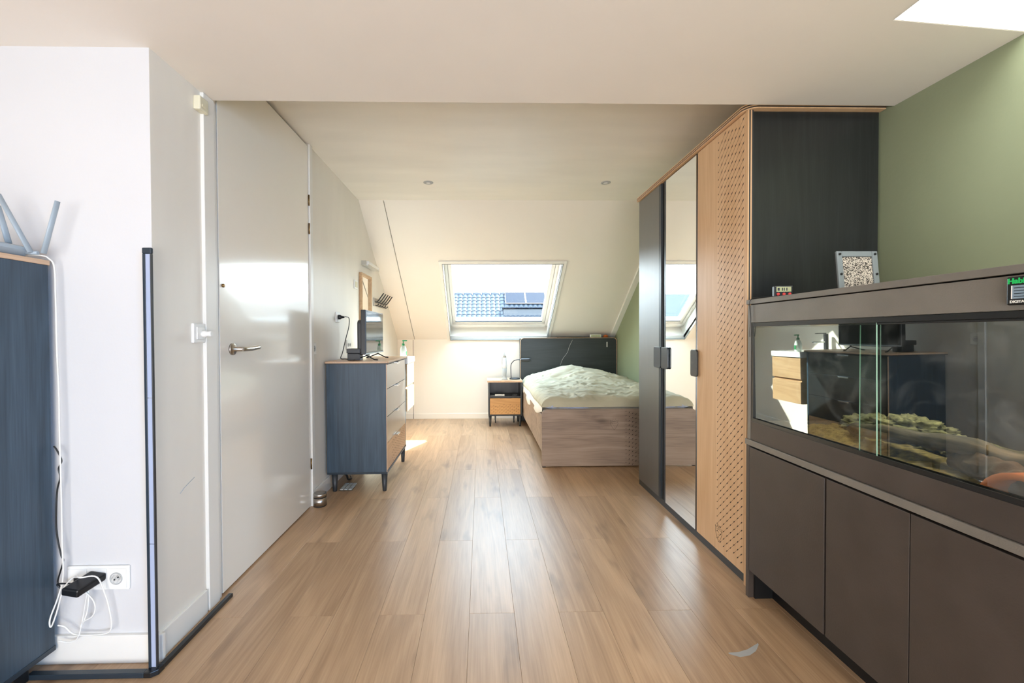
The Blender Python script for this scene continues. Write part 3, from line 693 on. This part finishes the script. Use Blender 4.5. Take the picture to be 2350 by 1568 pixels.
def duv(x, y):
    u = (x-.515)/(1.785-.515); t = (y-3.665)/(5.50-3.665)
    e = min(1, max(0, u)/.10, max(0, 1-u)/.05, max(0, t)/.045, max(0, 1-t)/.05); e = max(0, e)
    e = math.sqrt(max(0, 1-(1-e)**2))
    z = .508+e*(.070+.03*noise.noise((x*2.2, y*2.2, 1)))
    z += e*.150*math.exp(-(((x-1.03)/.33)**2)-((y-5.05)/.42)**2)
    z += e*.075*math.exp(-(((x-1.42)/.22)**2)-((y-5.1)/.40)**2)
    z += e*.03*math.exp(-(((x-1.60)/.18)**2)-((y-4.6)/.5)**2)
    a = noise.noise((x*3, y*3, 5))*2.5
    z += e*.013*abs(sin((x*6+y*10)+a*2))*noise.noise((x*2, y*2, 9))*2
    z += e*.016*(1-2*abs(noise.noise((x*5+a*.6, y*8, 2))))
    z += e*.010*(1-2*abs(noise.noise((x*3-y*4, y*13+x*5, 4))))
    z += e*.007*(1-2*abs(noise.noise((x*16+a, y*22, 7))))
    return z
q = heightfield(.517, 1.786, 3.665, 5.50, 150, 210, duv, .507)
def wob(p):
    x, y, z = p
    k = noise.noise((x*3, y*3, 0))*.02
    return (x+(k*.4 if x < .56 else 0), y+(k if y < 3.72 else 0)*.6, z)
q.v = [wob(p) for p in q.v]
tag(q.build('duvet', DUV), 'rumpled pale sage green duvet heaped over the bed', 'duvet')
# on the headboard ledge
cl = empty('alarm_clock', (1.51, 5.62, 1.097), 'small white framed clock on the headboard edge', 'clock')
B(1.440, 1.590, 5.628, 5.66, 1.0975, 1.138).build('housing', PLW, cl, bevel=.006)
B(1.452, 1.578, 5.6265, 5.628, 1.102, 1.132).build('display', LCD, cl)
for k in range(5): B(1.466+k*.022, 1.474+k*.022, 5.6258, 5.6265, 1.108, 1.127).build('display_digit', PLGR, cl)
q = MB().lathe([(.014, 0), (.034, .006), (.030, .024), (.012, .034), (.004, .036)], (1.655, 5.665, 1.0975), 'Z', 18)
tag(q.build('trinket', TERRA), 'small red brown trinket beside the white clock', 'ornament')
q = MB().tube([(1.0, 5.65, 1.1005), (1.15, 5.64, 1.101), (1.3, 5.655, 1.101), (1.43, 5.645, 1.101), (1.60, 5.68, 1.101), (1.74, 5.66, 1.101)], .0035, 6, curve=4)
tag(q.build('ledge_cable', BLKP), 'black cable lying along the top of the headboard', 'cable')

# ================================================================== NIGHTSTAND
nx0, nx1, ny0, ny1 = .082, .498, 5.262, 5.60
ns = empty('nightstand', (.29, 5.43, 0), 'small charcoal nightstand with oak top and engraved oak drawer beside the bed', 'nightstand')
B(nx0-.012, nx1+.006, ny0-.006, ny1, .548, .574).build('top', OAKTOP, ns, bevel=.002)
B(nx0, nx0+.018, ny0, ny1, .148, .548).build('side_panel', CHAR, ns, bevel=.001)
B(nx1-.018, nx1, ny0, ny1, .148, .548).build('side_panel', CHAR, ns, bevel=.001)
B(nx0+.018, nx1-.018, ny1-.012, ny1, .148, .548).build('back_panel', CHAR, ns)
B(nx0, nx1, ny0, ny1, .133, .149).build('bottom_panel', CHAR, ns, bevel=.001)
B(nx0+.018, nx1-.018, ny0+.004, ny1-.012, .360, .376).build('shelf', CHAR, ns, bevel=.001)
dw = B(nx0+.020, nx1-.020, ny0+.001, ny0+.018, .152, .352).build('drawer', OAKH, ns, bevel=.001)
hatch('hatch_pattern', dw, lambda a, z, d: (a, ny0+.001-d, z), nx0+.04, nx1-.035, .158, .275, .0255, .040, sz=.0035, lines=False, L=.011)
B(nx0+.145, nx0+.285, ny0-.006, ny0+.004, .352, .357).build('handle', BLKP, dw)
for x in (nx0+.022, nx1-.022):
    for y in (ny0+.022, ny1-.022): MB().lathe([(.011, 0), (.020, .133)], (x, y, 0), 'Z', 16).build('leg', DKGREY, ns)
for x in (.175, .415):
    cs = MB().lathe([(.018, -.007), (.021, -.004), (.021, .004), (.018, .007)], (x, 5.50, .0215), 'X', 18).build('castor_wheel', BLKP, ns)
    B(x-.010, x+.010, 5.49, 5.512, .040, .133).build('castor_fork', DKGREY, cs, bevel=.003)
    B(x+.007, x+.010, 5.488, 5.512, .018, .06).build('castor_fork', STEEL, cs)
ll = empty('lava_lamp', (.288, 5.35, .574), 'slim silver and clear lava lamp on the nightstand', 'lamp')
MB().lathe([(.040, 0), (.034, .010), (.024, .026), (.022, .05), (.031, .140)], (.288, 5.35, .5745), 'Z', 24).build('base', PLGR, ll)
MB().lathe([(.030, .141), (.031, .18), (.024, .26), (.018, .281)], (.288, 5.35, .5745), 'Z', 24).build('bottle', mat('milky_glass', '#eef0f2', .08, coat=.6), ll)
MB().lathe([(.0215, .279), (.018, .300), (.006, .345), (.003, .350)], (.288, 5.35, .5745), 'Z', 24).build('cap', PLGR, ll)
MB().tube([(.262, 5.345, .74), (.256, 5.345, .80), (.262, 5.345, .86)], .003, 6, curve=4).build('side_rod', PLGR, ll)
dl = empty('desk_lamp', (.39, 5.40, .574), 'black gooseneck reading lamp with a cylinder head on the nightstand', 'lamp')
MB().lathe([(.068, 0), (.068, .010), (.060, .018), (.012, .020)], (.420, 5.39, .5745), 'Z', 28).build('base', DKGREY, dl)
MB().tube([(.372, 5.39, .592), (.370, 5.39, .66), (.370, 5.39, .74), (.380, 5.39, .775), (.415, 5.38, .812), (.455, 5.37, .822), (.495, 5.35, .822)], .0050, 10, curve=6).build('neck', DKGREY, dl)
q = MB().lathe([(.016, 0), (.024, .008), (.025, .10), (.022, .122)], (.493, 5.34, .818), 'X', 20); q.build('lamp_head', DKGREY, dl)
MB().lathe([(.006, 0), (.006, .012)], (.484, 5.34, .820), 'X', 10).build('pivot', CHROME, dl)
wb = B(.165, .285, 5.29, 5.34, .377, .397).build('white_charger', PLW, bevel=.004); tag(wb, 'white rectangular charger on the nightstand shelf', 'charger')
q = MB().tube([(.166, 5.30, .383), (.14, 5.30, .380), (.11, 5.31, .3795), (.102, 5.33, .3795)], .003, 6, curve=4); tag(q.build('charger_cable', PLW), 'short white cable of the charger on the nightstand shelf', 'cable')
rc = empty('remote_control', (.41, 5.32, .377), 'black remote control lying on the nightstand shelf', 'remote')
q = B(.375, .445, 5.285, 5.325, .377, .391); q.build('body', BLKP, rc, bevel=.004)
for k in range(3): B(.392+k*.016, .400+k*.016, 5.295, 5.305, .391, .393).build('button', PLG, rc)

# ================================================================== CHEST OF DRAWERS
cx0, cx1, cy0, cy1 = -1.115, -.688, 3.085, 3.865
ch = empty('chest_of_drawers', (-.9, 3.47, 0), 'charcoal chest of four drawers on tapered legs along the left wall', 'chest of drawers')
q = MB(); p = rrect(-1.1218, -.668, 3.068, 3.88, .012)
q.prism(p, XY, .934, .946); q.build('top_board', OAKTOP, ch, bevel=.001)
B(-1.120, -.672, 3.072, 3.876, .926, .934).build('top_underlay', DKGREY, ch)
B(cx0, cx1+.0, cy0, cy0+.018, .145, .926).build('side_panel', CHARB, ch, bevel=.001)
B(cx0, cx1+.0, cy1-.018, cy1, .145, .926).build('side_panel', CHARB, ch, bevel=.001)
B(cx1+.0002, cx1+.004, cy0, cy0+.006, .145, .926).build('edge_strip', OAKTOP, ch)
B(cx0, cx0+.01, cy0+.018, cy1-.018, .15, .926).build('back_panel', CHARB, ch)
B(cx0, cx1+.004, cy0-.002, cy1+.002, .131, .146).build('bottom_panel', DKBLUE, ch, bevel=.001)
zs = (.148, .349, .541, .743, .922)
for k in range(4):
    m_ = wood('drawer_front_oak', '#b98c62', '#cfa47a', '#dfb990', 'Y', .35, fine=1.2, contrast=.6, bump=.05) if k == 0 else CHARG
    d_ = B(cx1-.018, cx1, cy0+.021, cy1-.021, zs[k]+.0015, zs[k+1]-.0025).build('drawer', m_, ch, bevel=.0008, label='oak bottom drawer front with engraved dashes' if k == 0 else None)
    if k == 0:
        hatch('hatch_pattern', d_, lambda a, z, d: (cx1+d, a, z), 3.80, 3.30, .16, .335, .0285, .040, sz=.003, lines=False)
    q = MB(); q.box(cx1-.001, cx1+.020, 3.40, 3.50, zs[k+1]-.0065, zs[k+1]-.003); q.box(cx1+.018, cx1+.020, 3.40, 3.50, zs[k+1]-.014, zs[k+1]-.004)
    q.build('handle', CHROME, d_, bevel=.0006)
for x in (cx0+.045, cx1-.022):
    for y in (cy0+.03, cy1-.03): MB().lathe([(.013, 0), (.0145, .004), (.023, .131)], (x, y, 0), 'Z', 18).build('leg', DKGREY, ch)
# TV
tv = empty('television', (-.85, 3.42, .946), 'small flat television on splayed feet on the chest of drawers', 'television')
B(-.885, -.848, 3.150, 3.700, .992, 1.322).build('housing', BLKP, tv, bevel=.004)
B(-.848, -.8468, 3.162, 3.688, 1.012, 1.312).build('screen', TVS, tv)
q = MB(); q.prism(rrect(3.19, 3.66, .985, 1.25, .03), YZ, -.925, -.884); q.build('rear_cover', DKGREY, tv, bevel=.012)
B(-.849, -.8455, 3.150, 3.700, .992, 1.000).build('lower_bezel', PLG, tv, bevel=.001)
for y in (3.24, 3.60):
    f_ = MB().tube([(-.868, y, 1.0), (-.868, y, .982), (-.80, y-.03, .952), (-.775, y-.04, .9505)], .0045, 8); f_.tube([(-.868, y, .982), (-.94, y-.035, .952), (-.955, y-.04, .9505)], .0045, 8); f_.build('foot', BLKP, tv)
B(-1.0, -.90, 3.18, 3.30, 1.000, 1.035).build('connector_box', DKGREY, tv, bevel=.004)
B(-1.0, -.905, 3.2, 3.28, .947, .999).build('rear_bracket', DKGREY, tv, bevel=.004)
q = MB().tube([(XL+.03, 3.395, 1.278), (XL+.055, 3.43, 1.283), (XL+.065, 3.48, 1.27), (XL+.055, 3.50, 1.20), (XL+.035, 3.48, 1.10), (XL+.03, 3.42, 1.0), (XL+.035, 3.36, .955), (-1.06, 3.34, .951), (-1.0, 3.27, .951), (-.96, 3.25, .957), (-.94, 3.26, .975)], .0035, 8, curve=7)
tag(q.build('television_cable', BLKP), 'black power cable from the wall socket down to the television', 'cable')
# floor things
tn = empty('metal_tin', (-1.082, 2.845, 0), 'small round brushed steel tin on the floor by the door', 'tin')
c0 = (-1.079, 2.853, 0)
MB().lathe([(.040, .001), (.043, .004), (.043, .008)], c0, 'Z', 32).build('foot_ring', BLKP, tn)
MB().lathe([(.043, .008), (.043, .058)], c0, 'Z', 32).build('body', STEEL, tn)
MB().lathe([(.0415, .058), (.0415, .064)], c0, 'Z', 32).build('gasket', BLKP, tn)
MB().lathe([(.043, .064), (.043, .083), (.041, .0855), (.034, .0865)], c0, 'Z', 32).build('lid', STEEL, tn)
ty = empty('clear_tray', (-.99, 3.19, 0), 'clear plastic blister tray on the floor under the chest', 'tray')
q = MB().prism([(-1.045, 3.11), (-.945, 3.115), (-.950, 3.27), (-1.050, 3.27)], XY, .001, .005); q.build('base', CLEAR, ty)
q = MB()
for i in range(6):
    for j in range(3): q.box(-1.036+j*.030, -1.012+j*.030, 3.122+i*.024, 3.138+i*.024, .005, .012)
q.build('blister', PLGR, ty, bevel=.002, kind='stuff')
q = MB().tube([(-1.112, 3.30, .125), (-1.08, 3.30, .09), (-1.05, 3.32, .05), (-1.045, 3.34, .012), (-1.03, 3.38, .006), (-1.06, 3.45, .006), (-1.07, 3.55, .006)], [.008]*4+[.005]*3, 8, curve=5)
tag(q.build('hanging_cable', BLKP), 'black plug lead hanging down behind the chest to the floor', 'cable')

# ================================================================== LEFT WALL FITTINGS
def socket(y, z, lab, cat='socket', w_=.040, h_=.040, double=False, name='wall_socket', sw=False):
    o = empty(name, (XL, y, z), lab, cat)
    B(XL, XL+.010, y-w_, y+w_, z-h_, z+h_).build('cover_plate', PLW, o, bevel=.003)
    if sw:
        B(XL+.010, XL+.014, y-w_*.62, y+w_*.62, z-h_*.62, z+h_*.62).build('rocker', CREAMP, o, bevel=.002)
    else:
        for yy in ((y-w_*.45, y+w_*.45) if double else (y,)):
            r_ = .020 if not double else .016
            q = MB().lathe([(r_, .0), (r_, .012), (r_-.003, .012), (r_-.003, .0102)], (XL, yy, z), 'X', 22); ins = q.build('socket_ring', PLGR, o)
            for s_ in (-.006, .006): MB().lathe([(.0028, .0103), (.0028, .0115)], (XL, yy+s_, z), 'X', 8).build('pin_hole', DKGREY, ins)
    return o
socket(2.895, 1.045, 'white single socket on the left wall just beyond the door')
so = socket(3.385, 1.278, 'white socket with a black plug above the chest')
socket(3.655, 1.055, 'white double socket low behind the television', double=True, w_=.055)
socket(3.875, 1.592, 'cream switch on the left wall beside the framed mirror', 'switch', sw=True, name='wall_switch', w_=.05)
q = empty('power_plug', (XL+.03, 3.385, 1.278), 'black round plug in the socket above the chest', 'plug')
MB().lathe([(.019, .0125), (.019, .026), (.011, .036), (.007, .058)], (XL, 3.385, 1.278), 'X', 18).build('plug_body', BLKP, q)
s1 = empty('light_switch', (XL, 1.73, 1.141), 'white wall switch with a protruding knob left of the door', 'switch')
B(XL, XL+.012, 1.692, 1.764, 1.104, 1.182).build('cover_plate', PLW, s1, bevel=.004)
B(XL+.012, XL+.017, 1.706, 1.750, 1.118, 1.168).build('rocker', PLW, s1, bevel=.003)
MB().lathe([(.013, .012), (.014, .03), (.010, .034), (.010, .040), (.011, .042), (.011, .050), (.009, .053)], (XL, 1.738, 1.140), 'X', 20).build('knob', PLW, s1)
mr = empty('framed_mirror', (XL, 4.17, 1.44), 'oak framed mirror on the left wall above the washbasin', 'mirror')
my0, my1, mz0, mz1 = 4.0, 4.36, 1.175, 1.722
q = MB(); q.box(XL, XL+.028, my0, my0+.022, mz0, mz1); q.box(XL, XL+.028, my1-.022, my1, mz0, mz1); q.box(XL, XL+.028, my0+.022, my1-.022, mz0, mz0+.022); q.box(XL, XL+.028, my0+.022, my1-.022, mz1-.022, mz1)
q.build('frame', OAKY, mr, bevel=.001)
B(XL+.004, XL+.010, my0+.02, my1-.02, mz0+.02, mz1-.02).build('mirror_glass', MIRR, mr)
vl = empty('mirror_lamp', (XL, 4.25, 1.83), 'white and chrome bar lamp above the framed mirror', 'lamp')
B(XL, XL+.05, 4.075, 4.10, 1.805, 1.845).build('bracket', CHROME, vl, bevel=.002)
B(XL+.008, XL+.07, 4.10, 4.50, 1.810, 1.842).build('diffuser', PLW, vl, bevel=.006)
B(XL+.008, XL+.07, 4.10, 4.50, 1.804, 1.809).build('rail', CHROME, vl)
hk = empty('coat_hook_rack', (XL, 4.75, 1.50), 'dark metal rack of five upturned coat hooks on the left wall', 'coat rack')
B(XL, XL+.012, 4.50, 5.06, 1.445, 1.530).build('back_plate', STEEL, hk, bevel=.002)
for k in range(5):
    y = 4.56+k*.11
    MB().tube([(XL+.012, y, 1.49), (XL+.028, y, 1.49), (XL+.05, y+.02, 1.52), (XL+.085, y+.06, 1.585)], .006, 8, curve=4).build('hook', DKGREY, hk)
    MB().tube([(XL+.014, y, 1.455), (XL+.030, y, 1.452), (XL+.045, y+.01, 1.468)], .005, 8, curve=4).build('lower_hook', DKGREY, hk)
# vanity unit
va = empty('washbasin_cabinet', (-.9, 4.12, .43), 'wall hung oak cabinet with two drawers under a white basin', 'washbasin')
vy0, vy1 = 3.93, 4.33
B(XL+.002, -.70, vy0+.01, vy1-.01, .43, .868).build('body', OAKY, va, bevel=.001)
for z0, z1 in ((.432, .640), (.665, .865)): B(-.70, -.684, vy0+.006, vy1-.006, z0, z1).build('drawer', OAKY, va, bevel=.0012)
q = MB(); q.box(XL+.002, -.676, vy0, vy0+.02, .87, .925); q.box(XL+.002, -.676, vy1-.02, vy1, .87, .925); q.box(-.78, -.676, vy0+.02, vy1-.02, .87, .925); q.box(XL+.002, -1.06, vy0+.02, vy1-.02, .87, .925); q.box(-1.06, -.78, vy0+.02, vy1-.02, .87, .885)
q.build('basin', CERAM, va, bevel=.004)
tp = empty('basin_tap', (-1.09, 4.13, .925), 'tall black and chrome tap standing on the white basin', 'tap')
B(-1.105, -1.075, 4.115, 4.145, .9255, 1.085).build('column', DKGREY, tp, bevel=.003)
B(-1.075, -.955, 4.12, 4.14, 1.0, 1.015).build('spout', CHROME, tp, bevel=.003)
B(-1.09, -.985, 4.122, 4.138, 1.087, 1.095).build('lever', DKGREY, tp, bevel=.002)
sb = empty('soap_dispenser', (-.735, 4.03, .925), 'pale green soap pump bottle on the white basin edge', 'soap bottle')
c0 = (-.735, 4.03, .9255)
MB().lathe([(.026, 0), (.030, .01), (.030, .07), (.022, .10), (.012, .112)], c0, 'Z', 20).build('bottle', SOAPM, sb)
MB().lathe([(.013, .112), (.013, .130), (.005, .132), (.005, .155)], c0, 'Z', 14).build('pump_collar', GREENP, sb)
B(c0[0]-.008, c0[0]+.035, c0[1]-.008, c0[1]+.008, 1.078, 1.088).build('pump_spout', GREENP, sb, bevel=.003)
B(c0[0]+.0295, c0[0]+.031, c0[1]-.012, c0[1]+.012, .945, .985).build('soap_label', GREENP, sb)

# ceiling downlights
for x, y, lab in ((-.432, 3.54, 'left of the two round recessed downlights in the far ceiling'), (1.031, 3.525, 'right of the two round recessed downlights in the far ceiling')):
    o = empty('downlight', (x, y, ZC), lab, 'ceiling light', 'recessed ceiling downlights')
    MB().lathe([(.040, 0), (.040, -.004), (.030, -.007), (.024, -.004)], (x, y, ZC), 'Z', 28).build('trim_ring', PLGR, o)
    MB().lathe([(.022, -.0065), (.015, -.0085), (.004, -.009)], (x, y, ZC), 'Z', 20).build('bulb', CERAM, o)

# ================================================================== LEFT FOREGROUND
lc = empty('tall_cabinet', (-1.7, 1.1, 0), 'tall slate blue cabinet with oak top at the left edge', 'cabinet')
B(-1.90, -1.462, .62, 1.476, .062, 1.372).build('body', CHARB, lc, bevel=.001)
B(-1.905, -1.458, .61, 1.478, 1.372, 1.388).build('top_board', OAKTOP, lc, bevel=.001)
B(-1.905, -1.4595, .615, 1.477, .060, .076).build('bottom_board', DKBLUE, lc, bevel=.001)
B(-1.54, -1.49, 1.37, 1.42, .0, .060).build('foot', BLKP, lc, bevel=.004)
B(-1.88, -1.83, 1.37, 1.42, .0, .060).build('foot', BLKP, lc, bevel=.004)
B(-1.54, -1.49, .66, .71, .0, .060).build('foot', BLKP, lc, bevel=.004)
B(-1.88, -1.83, .66, .71, .0, .060).build('foot', BLKP, lc, bevel=.004)
ro = empty('wifi_router', (-1.6, 1.38, 1.388), 'grey router with tilted antennas on top of the slate blue cabinet', 'router')
q = MB(); q.prism([(-1.75, 1.392), (-1.478, 1.390), (-1.462, 1.408), (-1.459, 1.418), (-1.50, 1.429), (-1.75, 1.436)], XZ, 1.25, 1.42); q.build('body', PLG, ro, bevel=.004)
for z in (1.402, 1.412): B(-1.74, -1.468, 1.248, 1.2505, z, z+.0035).build('groove', DKBLUE, ro)
def ant(p, t, w0): 
    MB().tube([p, t], [w0, w0*.92], 10, flat=.55).build('antenna', PLG, ro)
ant((-1.450, 1.41, 1.402), (-1.522, 1.385, 1.582), .0095)
ant((-1.425, 1.425, 1.402), (-1.377, 1.425, 1.572), .0095)
ant((-1.508, 1.40, 1.43), (-1.540, 1.40, 1.550), .010)
MB().tube([(-1.47, 1.415, 1.402), (-1.437, 1.42, 1.403)], .006, 8).build('antenna_hinge', PLG, ro)
q = MB().tube([(-1.475, 1.424, 1.398), (-1.455, 1.452, 1.400), (-1.446, 1.462, 1.393), (-1.436, 1.470, 1.367), (-1.433, 1.470, 1.266), (-1.430, 1.468, 1.092), (-1.428, 1.470, .946), (-1.426, 1.468, .801), (-1.424, 1.468, .581), (-1.424, 1.468, .434), (-1.423, 1.468, .316), (-1.435, 1.462, .250), (-1.456, 1.455, .18), (-1.450, 1.452, .155), (-1.432, 1.452, .20), (-1.408, 1.455, .285), (-1.374, 1.458, .322), (-1.331, 1.43, .333), (-1.299, 1.455, .32), (-1.286, 1.470, .253), (-1.278, 1.474, .209), (-1.269, 1.474, .149), (-1.280, 1.472, .119), (-1.335, 1.470, .113), (-1.392, 1.470, .117), (-1.42, 1.468, .144), (-1.440, 1.464, .152)], .0023, 8, curve=6)
tag(q.build('network_cable', PLW), 'white flat network cable running down beside the slate blue cabinet', 'cable')
q = MB().tube([(-1.372, 1.462, .300), (-1.350, 1.464, .269), (-1.325, 1.466, .239), (-1.316, 1.466, .209), (-1.326, 1.466, .18), (-1.360, 1.466, .160), (-1.368, 1.47, .140), (-1.345, 1.470, .20), (-1.343, 1.470, .269), (-1.36, 1.468, .17), (-1.378, 1.468, .106), (-1.407, 1.466, .092), (-1.440, 1.464, .10)], .0020, 8, curve=6)
tag(q.build('socket_cable', PLW), 'thin white looped cable hanging below the triple wall socket', 'cable')
q = MB().tube([(-1.45, 1.472, .76), (-1.440, 1.472, .747), (-1.425, 1.472, .711), (-1.435, 1.472, .684), (-1.431, 1.472, .652), (-1.442, 1.472, .60), (-1.444, 1.470, .48), (-1.431, 1.470, .393), (-1.423, 1.470, .371), (-1.433, 1.470, .334), (-1.443, 1.470, .297), (-1.429, 1.466, .278), (-1.437, 1.462, .294), (-1.395, 1.458, .298), (-1.370, 1.450, .302)], .0024, 8, curve=6)
tag(q.build('adapter_cable', BLKP), 'thin black wavy cable running down to the black adapter', 'cable')
ws = empty('triple_wall_socket', (-1.33, 1.5, .30), 'white triple wall socket plate low on the left front wall', 'socket')
B(-1.432, -1.222, 1.490, 1.5, .255, .338).build('cover_plate', PLW, ws, bevel=.004)
for k in range(3): B(-1.427+k*.067, -1.363+k*.067, 1.4875, 1.4895, .263, .330).build('insert', PLW, ws, bevel=.001)
q = MB().lathe([(.021, 0), (.021, -.003), (.018, -.003), (.018, -.0005)], (-1.262, 1.488, .2965), 'Y', 26); rg = q.build('socket_ring', PLGR, ws)
for s_ in (-.007, .007): MB().lathe([(.003, -.0008), (.003, -.002)], (-1.262+s_*.9, 1.488, .2965+s_*.6), 'Y', 8).build('pin_hole', DKGREY, rg)
B(-1.406, -1.386, 1.4865, 1.4876, .286, .300).build('data_port', DKGREY, ws)
q = MB(); q.prism([(-1.372, .288), (-1.318, .278), (-1.316, .303), (-1.370, .312)], XZ, 1.405, 1.487)
q.v = [(p[0]+(p[1]-1.405)*.28, p[1], p[2]+(p[1]-1.405)*.18) for p in q.v]
tag(q.build('power_adapter', BLKP, bevel=.005), 'black rectangular power adapter plugged into the triple socket', 'adapter')
# LED corner lamp
lp = empty('corner_floor_lamp', (-1.108, 1.435, 0), 'tall slim corner light column with dark profile standing on the floor', 'floor lamp')
px0, px1, py0, py1 = -1.121, -1.093, 1.440, 1.450
B(px0, px0+.009, py0, py1, .018, 1.405).build('profile', DKBLUE, lp, bevel=.001)
B(px1-.0035, px1, py0, py1, .018, 1.405).build('profile', DKGREY, lp, bevel=.001)
for z0, z1 in ((.020, .435), (.437, .925), (.927, 1.404)): B(px0+.009, px1-.0035, py0+.002, py1, z0, z1).build('diffuser', DIFF, lp)
B(px0-.001, px1+.001, py0-.001, py1+.001, 1.405, 1.425).build('end_cap', DKBLUE, lp, bevel=.003)
B(-1.50, px0, 1.418, 1.440, .001, .018).build('base_leg', DKBLUE, lp, bevel=.002)
MB().prism([(px0, 1.418), (px1-.005, 1.418), (px1+.012, 1.433), (px1+.012, 1.46), (px0, 1.46)], XY, .001, .019).build('base_corner', BLKP, lp, bevel=.002)
B(px1-.008, px1+.010, 1.46, 1.862, .001, .016).build('base_leg', BLKP, lp, bevel=.002)
q = MB().tube([(XL+.0015, 1.62, .54), (XL+.0015, 1.64, .553), (XL+.0015, 1.675, .566), (XL+.0015, 1.70, .575)], .0012, 4)
tag(q.build('wall_scratch', PLG), 'thin grey scratch mark on the wall left of the door', 'mark')
q = MB(); pts = [(.871, 1.479, .003), (.905, 1.472, .012), (.945, 1.482, .014), (.978, 1.500, .013), (1.006, 1.522, .004)]
v = []
for x, y, hw in pts: v += [(x-.3*hw, y-hw, .0003), (x+.3*hw, y+hw, .0003)]
q.add(v, [(2*i, 2*i+1, 2*i+3, 2*i+2) for i in range(len(pts)-1)])
tag(q.build('floor_scuff', PLGR), 'pale curved scuff mark on the oak floor', 'mark')
